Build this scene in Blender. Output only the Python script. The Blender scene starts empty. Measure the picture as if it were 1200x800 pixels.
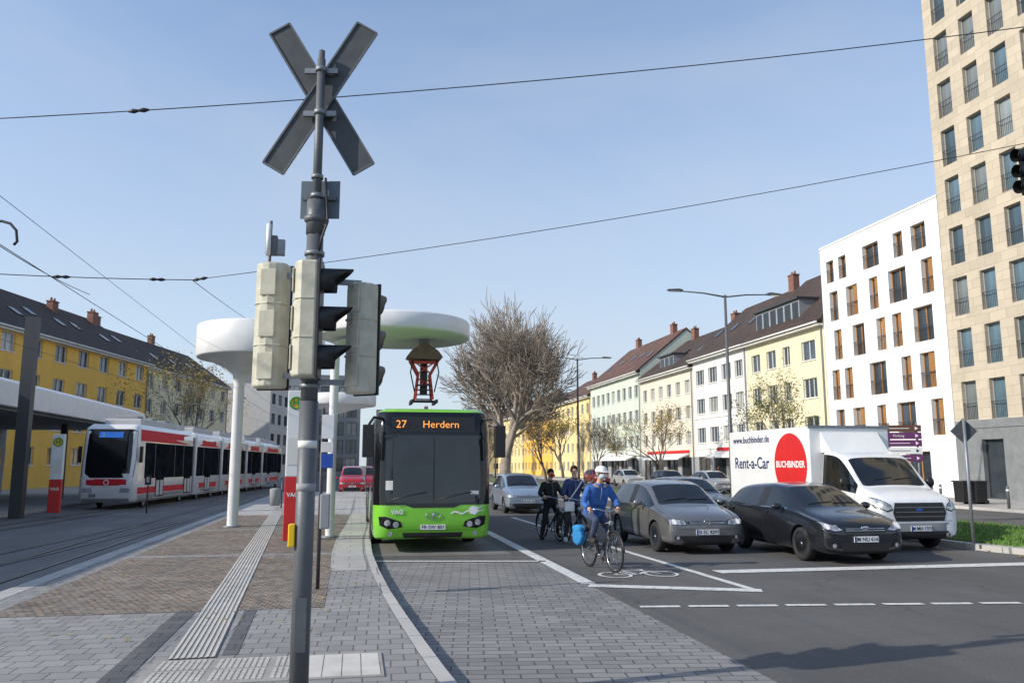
import bpy, bmesh, math, random
from mathutils import Vector, Matrix
from mathutils.bvhtree import BVHTree
R=math.radians; random.seed(7); U=random.uniform
SC=bpy.context.scene; C=SC.collection
H=1.88; TH=math.atan(145/960); PS=R(10.79)
def _r(px,py):
    return 960*math.cos(TH)-(400-py)*math.sin(TH), 960*math.sin(TH)+(400-py)*math.cos(TH), px-600
def W(lat,lvl,z): return Vector((lat*math.cos(PS)+lvl*math.sin(PS), lvl*math.cos(PS)-lat*math.sin(PS), z))
def G(px,py,z=0):
    l,v,a=_r(px,py); t=(z-H)/v; return W(a*t,l*t,z)
def D(px,py,d):
    l,v,a=_r(px,py); t=d/l; return W(a*t,d,H+v*t)
# ---------------------------------------------------------------- mesh builder
class MB:
    def __init__(s): s.v=[];s.f=[];s.m=[];s.s=[]
    def add(s,vs,fs,m=0,sm=False):
        n=len(s.v); s.v+=[tuple(p) for p in vs]
        for f in fs: s.f.append([i+n for i in f]); s.m.append(m); s.s.append(sm)
        return s
    def box(s,x0,x1,y0,y1,z0,z1,m=0):
        return s.add([(x0,y0,z0),(x1,y0,z0),(x1,y1,z0),(x0,y1,z0),(x0,y0,z1),(x1,y0,z1),(x1,y1,z1),(x0,y1,z1)],
            [(0,3,2,1),(4,5,6,7),(0,1,5,4),(1,2,6,5),(2,3,7,6),(3,0,4,7)],m)
    def bar(s,p,q,w,h,m=0,up=(0,0,1)):
        p=Vector(p);q=Vector(q);d=(q-p).normalized();u=Vector(up)
        if abs(d.dot(u))>.98:u=Vector((0,1,0))
        a=d.cross(u).normalized()*w/2;b=a.cross(d).normalized()*h/2
        return s.add([p-a-b,p+a-b,p+a+b,p-a+b,q-a-b,q+a-b,q+a+b,q-a+b],[(0,3,2,1),(4,5,6,7),(0,1,5,4),(1,2,6,5),(2,3,7,6),(3,0,4,7)],m)
    def tube(s,pts,r,n=8,m=0,cap=True,sm=True):
        pts=[Vector(p) for p in pts]; k=len(pts)
        rs=r if isinstance(r,(list,tuple)) else [r]*k
        vs=[];a=None
        for i,p in enumerate(pts):
            d=(pts[min(i+1,k-1)]-pts[max(i-1,0)])
            if d.length<1e-7:d=Vector((0,0,1))
            d.normalize()
            if a is None:
                a=d.cross(Vector((0,0,1)))
                if a.length<.05:a=d.cross(Vector((0,1,0)))
            a=(a-d*a.dot(d)).normalized();b=d.cross(a)
            for j in range(n):
                t=2*math.pi*j/n; vs.append(p+(a*math.cos(t)+b*math.sin(t))*rs[i])
        fs=[(i*n+j,i*n+(j+1)%n,(i+1)*n+(j+1)%n,(i+1)*n+j) for i in range(k-1) for j in range(n)]
        s.add(vs,fs,m,sm)
        if cap and n>2:
            b0=len(s.v)-k*n; s.f.append([b0+j for j in range(n)][::-1]);s.m.append(m);s.s.append(False)
            s.f.append([b0+(k-1)*n+j for j in range(n)]);s.m.append(m);s.s.append(False)
        return s
    def cyl(s,p,q,r,r2=None,n=16,m=0): return s.tube([p,q],[r,r if r2 is None else r2],n,m)
    def lathe(s,prof,n=32,c=(0,0,0),m=0,axis='z',sm=True,close=False):
        vs=[];k=len(prof)
        for (r,z) in prof:
            for j in range(n):
                t=2*math.pi*j/n; x,y=r*math.cos(t),r*math.sin(t)
                p={'z':(x,y,z),'x':(z,x,y),'y':(x,z,y)}[axis]
                vs.append((p[0]+c[0],p[1]+c[1],p[2]+c[2]))
        fs=[(i*n+j,i*n+(j+1)%n,((i+1)%k)*n+(j+1)%n,((i+1)%k)*n+j) for i in range(k if close else k-1) for j in range(n)]
        s.add(vs,fs,m,sm)
        if not close:
            b0=len(s.v)-k*n
            if prof[0][0]>.001: s.f.append([b0+j for j in range(n)]);s.m.append(m);s.s.append(False)
            if prof[-1][0]>.001: s.f.append([b0+(k-1)*n+j for j in range(n)]);s.m.append(m);s.s.append(False)
        return s
    def torus(s,c,Ra,r,axis='x',n=28,k=8,m=0):
        pr=[(Ra+r*math.cos(2*math.pi*i/k),r*math.sin(2*math.pi*i/k)) for i in range(k)]
        return s.lathe(pr,n,c,m,axis,True,True)
    def prism(s,poly,axis,a,b,m=0):
        f={'x':lambda u,v,w:(w,u,v),'y':lambda u,v,w:(u,w,v),'z':lambda u,v,w:(u,v,w)}[axis]; n=len(poly)
        return s.add([f(u,v,a) for u,v in poly]+[f(u,v,b) for u,v in poly],
            [tuple(range(n))[::-1],tuple(range(n,2*n))]+[(i,(i+1)%n,n+(i+1)%n,n+i) for i in range(n)],m)
    def ell(s,c,r,n=14,m=0):
        if not isinstance(r,(tuple,list)): r=(r,r,r)
        vs=[];k=max(6,n//2+1)
        for i in range(k+1):
            ph=math.pi*i/k
            for j in range(n):
                t=2*math.pi*j/n; vs.append((c[0]+r[0]*math.sin(ph)*math.cos(t),c[1]+r[1]*math.sin(ph)*math.sin(t),c[2]-r[2]*math.cos(ph)))
        return s.add(vs,[(i*n+j,i*n+(j+1)%n,(i+1)*n+(j+1)%n,(i+1)*n+j) for i in range(k) for j in range(n)],m,True)
    def poly(s,pts,m=0): return s.add(pts,[tuple(range(len(pts)))],m)
    def strip(s,pts,w,z,m=0,off=0):
        P=[Vector((p[0],p[1])) for p in pts];L=[];Q=[]
        for i,p in enumerate(P):
            d=(P[min(i+1,len(P)-1)]-P[max(i-1,0)]).normalized();nn=Vector((d.y,-d.x))
            L.append((*(p+nn*(off-w/2)),z));Q.append((*(p+nn*(off+w/2)),z))
        n=len(P); return s.add(L+Q,[(i,n+i,n+i+1,i+1) for i in range(n-1)],m)
    def build(s,name,mats,parent=None,bevel=0,loc=None,rot=None):
        me=bpy.data.meshes.new(name); me.from_pydata(s.v,[],s.f)
        if not isinstance(mats,(list,tuple)): mats=[mats]
        for x in mats: me.materials.append(x)
        me.polygons.foreach_set('material_index',s.m); me.polygons.foreach_set('use_smooth',s.s)
        bm=bmesh.new();bm.from_mesh(me)
        bmesh.ops.recalc_face_normals(bm,faces=bm.faces); bm.to_mesh(me);bm.free(); me.update()
        o=bpy.data.objects.new(name,me);C.objects.link(o)
        if parent: o.parent=parent
        if loc is not None:o.location=loc
        if rot is not None:o.rotation_euler=rot
        if bevel:
            b=o.modifiers.new('b','BEVEL');b.width=bevel;b.segments=3;b.limit_method='ANGLE';b.angle_limit=R(40)
        return o
def tag(o,label,cat,group=None):
    o['label']=label;o['category']=cat
    if group:o['group']=group
    return o
def thing(name,label,cat,loc=(0,0,0),rz=0,group=None):
    o=bpy.data.objects.new(name,None);C.objects.link(o);o.location=loc;o.rotation_euler=(0,0,rz);o.empty_display_size=.2
    return tag(o,label,cat,group)
def struct(name,mb,mats,**k):
    o=mb.build(name,mats,**k);o['kind']='structure';return o
def copy_tree(o,parent=None):
    c=o.copy();C.objects.link(c);c.parent=parent
    for ch in list(o.children): copy_tree(ch,c)
    return c
def evalmesh(o):
    bpy.context.view_layer.update();dg=bpy.context.evaluated_depsgraph_get()
    return bpy.data.meshes.new_from_object(o.evaluated_get(dg),depsgraph=dg)
def text(name,st,size,mt,parent,loc,rot=(R(90),0,0),ext=.002,bold=0,sx=1,align='CENTER'):
    cu=bpy.data.curves.new(name,'FONT');cu.body=st;cu.size=size;cu.extrude=ext;cu.align_x=align;cu.align_y='CENTER';cu.offset=bold;cu.resolution_u=3
    t=bpy.data.objects.new('t',cu);C.objects.link(t);me=evalmesh(t);bpy.data.objects.remove(t)
    me.materials.clear();me.materials.append(mt);me.name=name
    o=bpy.data.objects.new(name,me);C.objects.link(o);o.parent=parent;o.location=loc;o.rotation_euler=rot;o.scale=(sx,1,1);return o
FRONT=(R(90),0,0);LEFT=(R(90),0,R(-90));RIGHT=(R(90),0,R(90))
# ---------------------------------------------------------------- materials
def _m(name):
    m=bpy.data.materials.new(name);m.use_nodes=True;n=m.node_tree;return m,n,n.nodes,n.links,n.nodes['Principled BSDF']
def rgb(c): return (c[0],c[1],c[2],1)
def sc(c,k): return tuple(min(1,x*k) for x in c)
def mat(name,col,rough=.6,metal=0,var=.12,vs=3,bump=0,bs=60,spec=.5,coat=0,emit=0,stretch=(1,1,1),col2=None):
    m,t,N,L,B=_m(name)
    B.inputs['Roughness'].default_value=rough;B.inputs['Metallic'].default_value=metal;B.inputs['Specular IOR Level'].default_value=spec
    B.inputs['Coat Weight'].default_value=coat;B.inputs['Coat Roughness'].default_value=.03
    B.inputs['Base Color'].default_value=rgb(col)
    if emit: B.inputs['Emission Color'].default_value=rgb(col);B.inputs['Emission Strength'].default_value=emit
    if var or bump:
        tc=N.new('ShaderNodeTexCoord');mp=N.new('ShaderNodeMapping');mp.inputs['Scale'].default_value=stretch;L.new(tc.outputs['Object'],mp.inputs['Vector'])
    if var:
        no=N.new('ShaderNodeTexNoise');no.inputs['Scale'].default_value=vs;no.inputs['Detail'].default_value=6;no.inputs['Roughness'].default_value=.65
        L.new(mp.outputs[0],no.inputs['Vector'])
        cr=N.new('ShaderNodeValToRGB');cr.color_ramp.elements[0].position=.3;cr.color_ramp.elements[1].position=.7
        cr.color_ramp.elements[0].color=rgb(col2 or sc(col,1-var*1.5));cr.color_ramp.elements[1].color=rgb(sc(col,1+var*.8))
        L.new(no.outputs['Fac'],cr.inputs[0]);L.new(cr.outputs[0],B.inputs['Base Color'])
    if bump:
        nb=N.new('ShaderNodeTexNoise');nb.inputs['Scale'].default_value=bs;nb.inputs['Detail'].default_value=4;L.new(mp.outputs[0],nb.inputs['Vector'])
        bp=N.new('ShaderNodeBump');bp.inputs['Strength'].default_value=bump;bp.inputs['Distance'].default_value=.02;L.new(nb.outputs['Fac'],bp.inputs['Height']);L.new(bp.outputs[0],B.inputs['Normal'])
    return m
def brick(name,c1,c2,mort,bw,rh,ms=.006,rot=0,rough=.8,bump=.5,vert=None,off=.5,big=.25,bigs=.35,hue=None):
    m,t,N,L,B=_m(name);B.inputs['Roughness'].default_value=rough
    tc=N.new('ShaderNodeTexCoord');vec=tc.outputs['Object']
    if vert:
        sp=N.new('ShaderNodeSeparateXYZ');L.new(vec,sp.inputs[0]);cb=N.new('ShaderNodeCombineXYZ')
        if vert=='xy':
            ad=N.new('ShaderNodeMath');L.new(sp.outputs[0],ad.inputs[0]);L.new(sp.outputs[1],ad.inputs[1]);L.new(ad.outputs[0],cb.inputs[0])
        else: L.new(sp.outputs[0],cb.inputs[0])
        L.new(sp.outputs[2],cb.inputs[1]);vec=cb.outputs[0]
    mp=N.new('ShaderNodeMapping');mp.inputs['Rotation'].default_value=(0,0,rot);L.new(vec,mp.inputs['Vector'])
    nz=N.new('ShaderNodeTexNoise');nz.inputs['Scale'].default_value=2.5/bw*.3;L.new(mp.outputs[0],nz.inputs['Vector'])
    vm=N.new('ShaderNodeVectorMath');vm.operation='SCALE';vm.inputs[3].default_value=bw*.12;L.new(nz.outputs['Color'],vm.inputs[0])
    va=N.new('ShaderNodeVectorMath');va.operation='ADD';L.new(mp.outputs[0],va.inputs[0]);L.new(vm.outputs[0],va.inputs[1])
    b=N.new('ShaderNodeTexBrick');b.offset=off;b.inputs['Scale'].default_value=1;b.inputs['Brick Width'].default_value=bw;b.inputs['Row Height'].default_value=rh;b.inputs['Mortar Size'].default_value=ms;b.inputs['Mortar Smooth'].default_value=.3
    b.inputs['Color1'].default_value=rgb(c1);b.inputs['Color2'].default_value=rgb(c2);b.inputs['Mortar'].default_value=rgb(mort);L.new(va.outputs[0],b.inputs['Vector'])
    no=N.new('ShaderNodeTexNoise');no.inputs['Scale'].default_value=bigs;no.inputs['Detail'].default_value=8;no.inputs['Roughness'].default_value=.7;L.new(tc.outputs['Object'],no.inputs['Vector'])
    mr=N.new('ShaderNodeMapRange');mr.inputs[1].default_value=.3;mr.inputs[2].default_value=.7;mr.inputs[3].default_value=1-big;mr.inputs[4].default_value=1+big*.6;L.new(no.outputs['Fac'],mr.inputs[0])
    col=b.outputs['Color']
    if hue:
        n2=N.new('ShaderNodeTexNoise');n2.inputs['Scale'].default_value=5;n2.inputs['Detail'].default_value=3;L.new(va.outputs[0],n2.inputs['Vector'])
        m2=N.new('ShaderNodeMapRange');m2.inputs[1].default_value=.45;m2.inputs[2].default_value=.62;m2.inputs[3].default_value=0;m2.inputs[4].default_value=.7;L.new(n2.outputs['Fac'],m2.inputs[0])
        mm=N.new('ShaderNodeMix');mm.data_type='RGBA';L.new(m2.outputs[0],mm.inputs[0]);L.new(col,mm.inputs[6]);mm.inputs[7].default_value=rgb(hue);col=mm.outputs[2]
    mx=N.new('ShaderNodeVectorMath');mx.operation='SCALE';L.new(col,mx.inputs[0]);L.new(mr.outputs[0],mx.inputs[3]);L.new(mx.outputs[0],B.inputs['Base Color'])
    bp=N.new('ShaderNodeBump');bp.invert=True;bp.inputs['Strength'].default_value=bump;bp.inputs['Distance'].default_value=.01;L.new(b.outputs['Fac'],bp.inputs['Height']);L.new(bp.outputs[0],B.inputs['Normal'])
    return m
def asphalt(name,col,stain=.3):
    m,t,N,L,B=_m(name);B.inputs['Roughness'].default_value=.85
    tc=N.new('ShaderNodeTexCoord');v=tc.outputs['Object']
    def noise(s,d=6,st=None):
        n=N.new('ShaderNodeTexNoise');n.inputs['Scale'].default_value=s;n.inputs['Detail'].default_value=d;n.inputs['Roughness'].default_value=.7
        if st:
            mp=N.new('ShaderNodeMapping');mp.inputs['Scale'].default_value=st;L.new(v,mp.inputs[0]);L.new(mp.outputs[0],n.inputs['Vector'])
        else:L.new(v,n.inputs['Vector'])
        return n.outputs['Fac']
    def rng(x,a,b):
        r=N.new('ShaderNodeMapRange');r.inputs[1].default_value=.3;r.inputs[2].default_value=.7;r.inputs[3].default_value=a;r.inputs[4].default_value=b;L.new(x,r.inputs[0]);return r.outputs[0]
    def mul(a,b):
        q=N.new('ShaderNodeMath');q.operation='MULTIPLY';L.new(a,q.inputs[0]);L.new(b,q.inputs[1]);return q.outputs[0]
    f=mul(mul(rng(noise(45,2),.7,1.3),rng(noise(.25,8),1-stain,1+stain*.5)),rng(noise(.9,5,(1,.05,1)),1-stain*.5,1+stain*.3))
    vo=N.new('ShaderNodeTexVoronoi');vo.feature='DISTANCE_TO_EDGE';vo.inputs['Scale'].default_value=.22
    nn=N.new('ShaderNodeTexNoise');nn.inputs['Scale'].default_value=1.2;nn.inputs['Detail'].default_value=6;L.new(v,nn.inputs['Vector'])
    va=N.new('ShaderNodeVectorMath');va.operation='ADD';L.new(v,va.inputs[0]);L.new(nn.outputs['Color'],va.inputs[1]);L.new(va.outputs[0],vo.inputs['Vector'])
    cr=N.new('ShaderNodeMapRange');cr.inputs[1].default_value=0;cr.inputs[2].default_value=.006;cr.inputs[3].default_value=.65;cr.inputs[4].default_value=1;L.new(vo.outputs['Distance'],cr.inputs[0])
    f=mul(f,cr.outputs[0])
    s=N.new('ShaderNodeVectorMath');s.operation='SCALE';s.inputs[0].default_value=col;L.new(f,s.inputs[3]);L.new(s.outputs[0],B.inputs['Base Color'])
    bp=N.new('ShaderNodeBump');bp.inputs['Strength'].default_value=.35;bp.inputs['Distance'].default_value=.006;L.new(noise(120,3),bp.inputs['Height']);L.new(bp.outputs[0],B.inputs['Normal'])
    return m
def glassm(name,a,b,rough=.06,spec=.8):
    m,t,N,L,B=_m(name);B.inputs['Roughness'].default_value=rough;B.inputs['Specular IOR Level'].default_value=spec
    oi=N.new('ShaderNodeObjectInfo');cr=N.new('ShaderNodeValToRGB');cr.color_ramp.interpolation='CONSTANT'
    e=cr.color_ramp.elements;e[0].color=rgb(a);e[1].position=.78;e[1].color=rgb(b);x=e.new(.45);x.color=rgb(sc(a,1.9));x=e.new(.9);x.color=rgb(sc(b,1.5))
    L.new(oi.outputs['Random'],cr.inputs[0])
    tc=N.new('ShaderNodeTexCoord');no=N.new('ShaderNodeTexNoise');no.inputs['Scale'].default_value=1.4;L.new(tc.outputs['Object'],no.inputs['Vector'])
    ml=N.new('ShaderNodeVectorMath');ml.operation='SCALE';mr=N.new('ShaderNodeMapRange');mr.inputs[3].default_value=.5;mr.inputs[4].default_value=1.5;L.new(no.outputs['Fac'],mr.inputs[0])
    L.new(cr.outputs[0],ml.inputs[0]);L.new(mr.outputs[0],ml.inputs[3]);L.new(ml.outputs[0],B.inputs['Base Color'])
    return m
def paint(name,c,metal=.0,rough=.3): return mat(name,c,rough,metal,.05,2,coat=.8)
def wornpaint(name):
    m,t,N,L,B=_m(name);B.inputs['Roughness'].default_value=.7
    tc=N.new('ShaderNodeTexCoord');no=N.new('ShaderNodeTexNoise');no.inputs['Scale'].default_value=9;no.inputs['Detail'].default_value=9;no.inputs['Roughness'].default_value=.8;L.new(tc.outputs['Object'],no.inputs['Vector'])
    cr=N.new('ShaderNodeValToRGB');e=cr.color_ramp.elements;e[0].position=.34;e[0].color=(.2,.2,.2,1);e[1].position=.5;e[1].color=(.66,.66,.64,1);L.new(no.outputs['Fac'],cr.inputs[0]);L.new(cr.outputs[0],B.inputs['Base Color']);return m
M={}
M['asphalt']=asphalt('asphalt',(.105,.102,.10))
M['tramway']=asphalt('tramway_concrete',(.19,.18,.17),.35)
M['lightslab']=brick('lightslab',(.45,.435,.41),(.39,.38,.355),(.19,.19,.18),.6,.6,.008,0)
M['buslane']=brick('buslane',(.27,.262,.255),(.19,.186,.182),(.09,.088,.085),.32,.16,.010,R(8),bump=.6,big=.25,bigs=.5)
M['cobble']=brick('cobble',(.36,.265,.195),(.15,.118,.095),(.095,.082,.068),.105,.10,.012,R(3),bump=1,big=.3,bigs=.8,hue=(.25,.225,.195))
M['paver']=brick('paver',(.31,.302,.292),(.24,.235,.23),(.11,.108,.104),.24,.24,.008,R(2),bump=.6)
M['darkpaver']=brick('darkpaver',(.13,.128,.128),(.095,.094,.096),(.05,.05,.05),.24,.24,.008)
M['tactile']=mat('tactile',(.58,.55,.50),.7,0,.12,3)
M['tactbase']=mat('tactbase',(.34,.32,.295),.8,0,.15,3)
M['kerb']=brick('kerb',(.48,.465,.44),(.42,.405,.385),(.18,.18,.18),1,1,.012,0)
M['line']=wornpaint('line_paint')
M['soil']=mat('soil',(.12,.12,.1),.9,0,.2,.05)
M['grass']=mat('grass',(.07,.15,.025),.9,0,.4,1.5,.6,80,col2=(.11,.12,.035))
M['blade']=mat('blade',(.10,.21,.03),.8,0,.3,2)
M['steel']=mat('steel',(.12,.128,.138),.5,.2,.12,4,.1,40)
M['galv']=mat('galv',(.26,.28,.30),.5,.5,.15,8)
M['rail']=mat('rail',(.3,.28,.26),.3,.9,.2,6)
M['groove']=mat('groove',(.02,.02,.02),.9,0,0)
M['black']=mat('black',(.015,.015,.016),.45,0,.1,5)
M['rubber']=mat('rubber',(.018,.018,.019),.8,0,.2,12)
M['beige']=mat('beige',(.55,.53,.42),.5,0,.12,7,.1,30,col2=(.42,.40,.31))
M['signback']=mat('signback',(.06,.068,.076),.6,0,.2,6)
M['white']=mat('white',(.78,.78,.77),.45,0,.06,2)
M['whitew']=mat('whitewall',(.78,.78,.77),.8,0,.04,.4,stretch=(1,1,.3))
M['red']=mat('red',(.60,.02,.02),.4,0,.08,3)
M['dred']=mat('charger_red',(.48,.04,.02),.5,0,.2,8)
M['brown']=mat('brown',(.16,.10,.07),.6,0,.2,8)
M['blue']=mat('blue',(.02,.08,.4),.4,0,.08,3)
M['navy']=mat('navy',(.012,.025,.12),.4,0,.08,3)
M['yellow']=mat('yellow',(.8,.5,.01),.45,0,.05,3)
M['green']=mat('greenh',(.02,.25,.06),.4,0,0)
M['busgreen']=paint('busgreen',(.20,.58,.04))
M['buswhite']=paint('buswhite',(.78,.79,.78))
M['blackgl']=mat('blackgl',(.008,.009,.011),.08,0,0,spec=.5)
M['cglass']=mat('carglass',(.012,.015,.018),.05,0,.3,2,spec=.8)
M['tglass']=mat('tramglass',(.018,.022,.027),.7,0,.5,1.5,spec=0)
M['chrome']=mat('chrome',(.55,.56,.58),.2,1,0)
M['lamp']=mat('headlight_glass',(.6,.62,.64),.1,.5,.3,9,spec=.8)
M['orange']=mat('led_orange',(1,.38,.08),.5,0,0,emit=.8)
M['ledblue']=mat('led_blue',(.03,.16,.55),.5,0,0,emit=.5)
M['lens']=mat('lens',(.02,.02,.02),.2,0,0)
M['tile']=brick('rooftile',(.095,.058,.042),(.055,.038,.031),(.02,.017,.015),.3,.22,.02,0,vert='xz',bump=1,big=.3)
M['tile2']=brick('rooftile2',(.18,.09,.06),(.12,.065,.05),(.035,.025,.02),.3,.22,.02,0,vert='xz',bump=1,big=.3)
M['chim']=brick('chimneybrick',(.3,.1,.06),(.2,.07,.045),(.2,.18,.16),.25,.08,.01,vert='xy')
M['bglass']=glassm('bglass',(.03,.04,.05),(.22,.22,.21))
M['twglass']=glassm('towerglass',(.05,.08,.10),(.16,.18,.18),.04,1)
M['shop']=glassm('shopglass',(.02,.025,.03),(.09,.08,.07))
M['wframe']=mat('wframe',(.72,.72,.71),.5,0,.05)
M['dframe']=mat('dframe',(.05,.05,.055),.5,0,.05)
M['wood']=mat('wood',(.46,.22,.07),.6,0,.3,6,stretch=(8,8,.5))
M['stone']=brick('towerstone',(.55,.475,.365),(.465,.40,.31),(.34,.29,.22),1.1,.5,.012,vert='xy',bump=.4,big=.12,bigs=.6)
M['stonebase']=mat('stonebase',(.2,.21,.215),.7,0,.15,2,.2,30)
M['ochre']=mat('ochre',(.88,.52,.10),.85,0,.08,.5,stretch=(1,1,.3))
M['cream']=mat('cream',(.74,.67,.46),.85,0,.06,.5,stretch=(1,1,.3))
M['cream2']=mat('cream2',(.70,.64,.53),.85,0,.06,.5,stretch=(1,1,.3))
M['mint']=mat('mint',(.58,.64,.55),.85,0,.06,.5,stretch=(1,1,.3))
M['paley']=mat('paley',(.80,.64,.32),.85,0,.07,.5,stretch=(1,1,.3))
M['offw']=mat('offw',(.72,.71,.67),.85,0,.05,.5,stretch=(1,1,.3))
M['greyw']=mat('greyw',(.3,.31,.32),.8,0,.1,.5)
M['lgrey']=mat('lgrey',(.52,.52,.52),.6,0,.08,2)
M['bark']=mat('bark',(.18,.145,.115),.9,0,.35,3,.5,20)
M['palebark']=mat('palebark',(.33,.28,.23),.9,0,.3,2,.5,20,col2=(.19,.16,.13))
M['leafy']=mat('leafy',(.36,.26,.05),.8,0,.45,2,col2=(.14,.12,.03))
M['leafg']=mat('leafg',(.20,.19,.045),.8,0,.45,2,col2=(.09,.10,.025))
M['skin']=mat('skin',(.60,.36,.26),.55,0,.08,20)
M['wire']=mat('wire',(.03,.03,.035),.6,0,0)
# ---------------------------------------------------------------- camera, world, sun
cam=bpy.data.cameras.new('camera');co=bpy.data.objects.new('camera',cam);C.objects.link(co);SC.camera=co
cam.lens=28.8;cam.sensor_width=36;cam.clip_end=4000;co.location=(0,0,H);co.rotation_euler=(R(90)+TH,0,-PS)
SAZ=80;SEL=29
w=bpy.data.worlds.new('World');SC.world=w;w.use_nodes=True;N=w.node_tree.nodes;L=w.node_tree.links;bg=N['Background']
sk=N.new('ShaderNodeTexSky');sk.sky_type='NISHITA';sk.sun_disc=False;sk.sun_elevation=R(SEL);sk.sun_rotation=R(SAZ+180);sk.altitude=280;sk.air_density=1.0;sk.dust_density=.8;sk.ozone_density=1.5
tint=N.new('ShaderNodeVectorMath');tint.operation='MULTIPLY';L.new(sk.outputs[0],tint.inputs[0]);tint.inputs[1].default_value=(1.25,1.38,1.5)
tc=N.new('ShaderNodeTexCoord');mp=N.new('ShaderNodeMapping');mp.inputs['Scale'].default_value=(1,1,2.6);mp.inputs['Rotation'].default_value=(R(8),R(14),R(20));L.new(tc.outputs['Generated'],mp.inputs[0])
no=N.new('ShaderNodeTexNoise');no.inputs['Scale'].default_value=1.5;no.inputs['Detail'].default_value=9;no.inputs['Roughness'].default_value=.55;no.inputs['Distortion'].default_value=.5;L.new(mp.outputs[0],no.inputs['Vector'])
mr=N.new('ShaderNodeMapRange');mr.inputs[1].default_value=.35;mr.inputs[2].default_value=.75;mr.inputs[3].default_value=.03;mr.inputs[4].default_value=.36;L.new(no.outputs['Fac'],mr.inputs[0])
sp=N.new('ShaderNodeSeparateXYZ');L.new(tc.outputs['Generated'],sp.inputs[0])
hz=N.new('ShaderNodeMapRange');hz.inputs[1].default_value=0;hz.inputs[2].default_value=.55;hz.inputs[3].default_value=.68;hz.inputs[4].default_value=0;L.new(sp.outputs[2],hz.inputs[0])
ad=N.new('ShaderNodeMath');ad.operation='ADD';ad.use_clamp=True;L.new(mr.outputs[0],ad.inputs[0]);L.new(hz.outputs[0],ad.inputs[1])
mx=N.new('ShaderNodeMix');mx.data_type='RGBA';L.new(ad.outputs[0],mx.inputs[0]);L.new(tint.outputs[0],mx.inputs[6]);mx.inputs[7].default_value=(4.15,4.6,5.2,1);L.new(mx.outputs[2],bg.inputs['Color']);bg.inputs['Strength'].default_value=.15
sl=bpy.data.lights.new('sun','SUN');sl.energy=4.5;sl.angle=R(.5);sl.color=(1,.92,.79);so=bpy.data.objects.new('sun',sl);C.objects.link(so)
sd=Vector((math.sin(R(SAZ))*math.cos(R(SEL)),math.cos(R(SAZ))*math.cos(R(SEL)),-math.sin(R(SEL))));so.rotation_euler=sd.to_track_quat('-Z','Y').to_euler()
SC.view_settings.view_transform='Standard';SC.view_settings.look='None';SC.view_settings.exposure=0
# ---------------------------------------------------------------- ground
def sheet(name,pts,z,m): 
    mb=MB();mb.poly([(p[0],p[1],z) for p in pts]);return struct(name,mb,m)
sheet('ground',[(-1500,-200),(1500,-200),(1500,2500),(-1500,2500)],-.04,M['soil'])
sheet('road',[(-5.2,-20),(120,-20),(120,330),(-5.2,330)],0,M['asphalt'])
sheet('tram_bed',[(-60,-20),(-5.21,-20),(-5.21,330),(-60,330)],0,M['tramway'])
kp=[G(600,900)[:2],G(560,850)[:2],G(522,800)[:2],G(497,764)[:2],G(475,731)[:2],G(457,702)[:2],G(444,676)[:2],G(436,654)[:2],G(434,638)[:2],G(437,620)[:2],G(439,600)[:2],(1.0,58)]
kp=[Vector(p) for p in kp]
PZ=.12
plat=[(p.x-.14,p.y) for p in kp]+[(-4.55,58),(-4.55,2),(kp[0].x-.2,2)]
pl=MB();pl.prism([(x,y) for x,y in plat],'z',-.02,PZ);struct('platform_pavement',pl,M['paver'])
kb=MB()
for i in range(len(kp)-1):
    a,b=kp[i],kp[i+1];c=Vector((b.x-.138,b.y));d=Vector((a.x-.138,a.y))
    kb.add([(*a,0),(*b,0),(*b,PZ+.004),(*a,PZ+.004),(*c,PZ+.004),(*d,PZ+.004)],[(0,1,2,3),(3,2,4,5)])
struct('bus_kerb',kb,M['kerb'])
kb=MB();kb.box(-4.85,-4.551,2,58,-.02,PZ+.004);struct('tram_kerb',kb,M['kerb'])
sb=MB();sb.strip([(p.x-.5,p.y) for p in kp[6:]],.62,PZ+.006);struct('boarding_strip',sb,M['lightslab'])
sheet('cobble_paving',[(-4.2,10.9),(-.32,10.9),(-.35,16),(-.25,24),(-.1,31),(-4.2,31)],PZ+.004,M['cobble'])
sheet('platform_slabs',[(-4.55,31.02),(-.1,31.02),(.2,57),(-4.55,57)],PZ+.004,M['lightslab'])
sb=MB()
for y in(17.2,24): sb.box(-4.2,-.4,y,y+.35,PZ,PZ+.0065)
struct('cross_band',sb,M['paver'])
p1=[(-1.42,8.3),(-1.96,17.6),(-2.5,27),(-3.1,38)]
sb=MB();sb.strip(p1,.42,PZ+.009);struct('tactile_path_base',sb,M['tactbase'])
sb=MB()
for i in range(8): sb.strip(p1,.026,PZ+.015,0,-.185+i*.053)
struct('tactile_ribs',sb,M['tactile'])
sb=MB();sb.strip([(-1.86,2),(-1.95,10.88)],.22,PZ+.005);sb.strip([(-1.1,8.4),(-1.2,10.88)],.14,PZ+.005);struct('dark_paver_band',sb,M['darkpaver'])
sb=MB();sb.box(-1.72,.30,7.32,8.22,PZ,PZ+.012);struct('tactile_field',sb,M['tactbase'])
sb=MB()
for i in range(41):
    for j in range(16):
        x=-1.69+i*.05;y=7.36+j*.052
        if i%10==0 or j%8==0 or x>-.45: continue
        sb.box(x,x+.03,y,y+.034,PZ+.010,PZ+.018)
for k in range(4): sb.box(-.38+k*.165,-.38+k*.165+.155,7.36,8.18,PZ+.010,PZ+.016)
struct('tactile_studs',sb,M['tactile'])
bl=[G(449,659),G(640,659),G(700,690),G(912,800),G(1010,850),G(900,990),G(600,990)]+[Vector((*kp[i],0)) for i in (0,1,2,3,4,5,6)]
sheet('bus_lane_paving',[(p.x,p.y) for p in bl],.004,M['buslane'])
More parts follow.
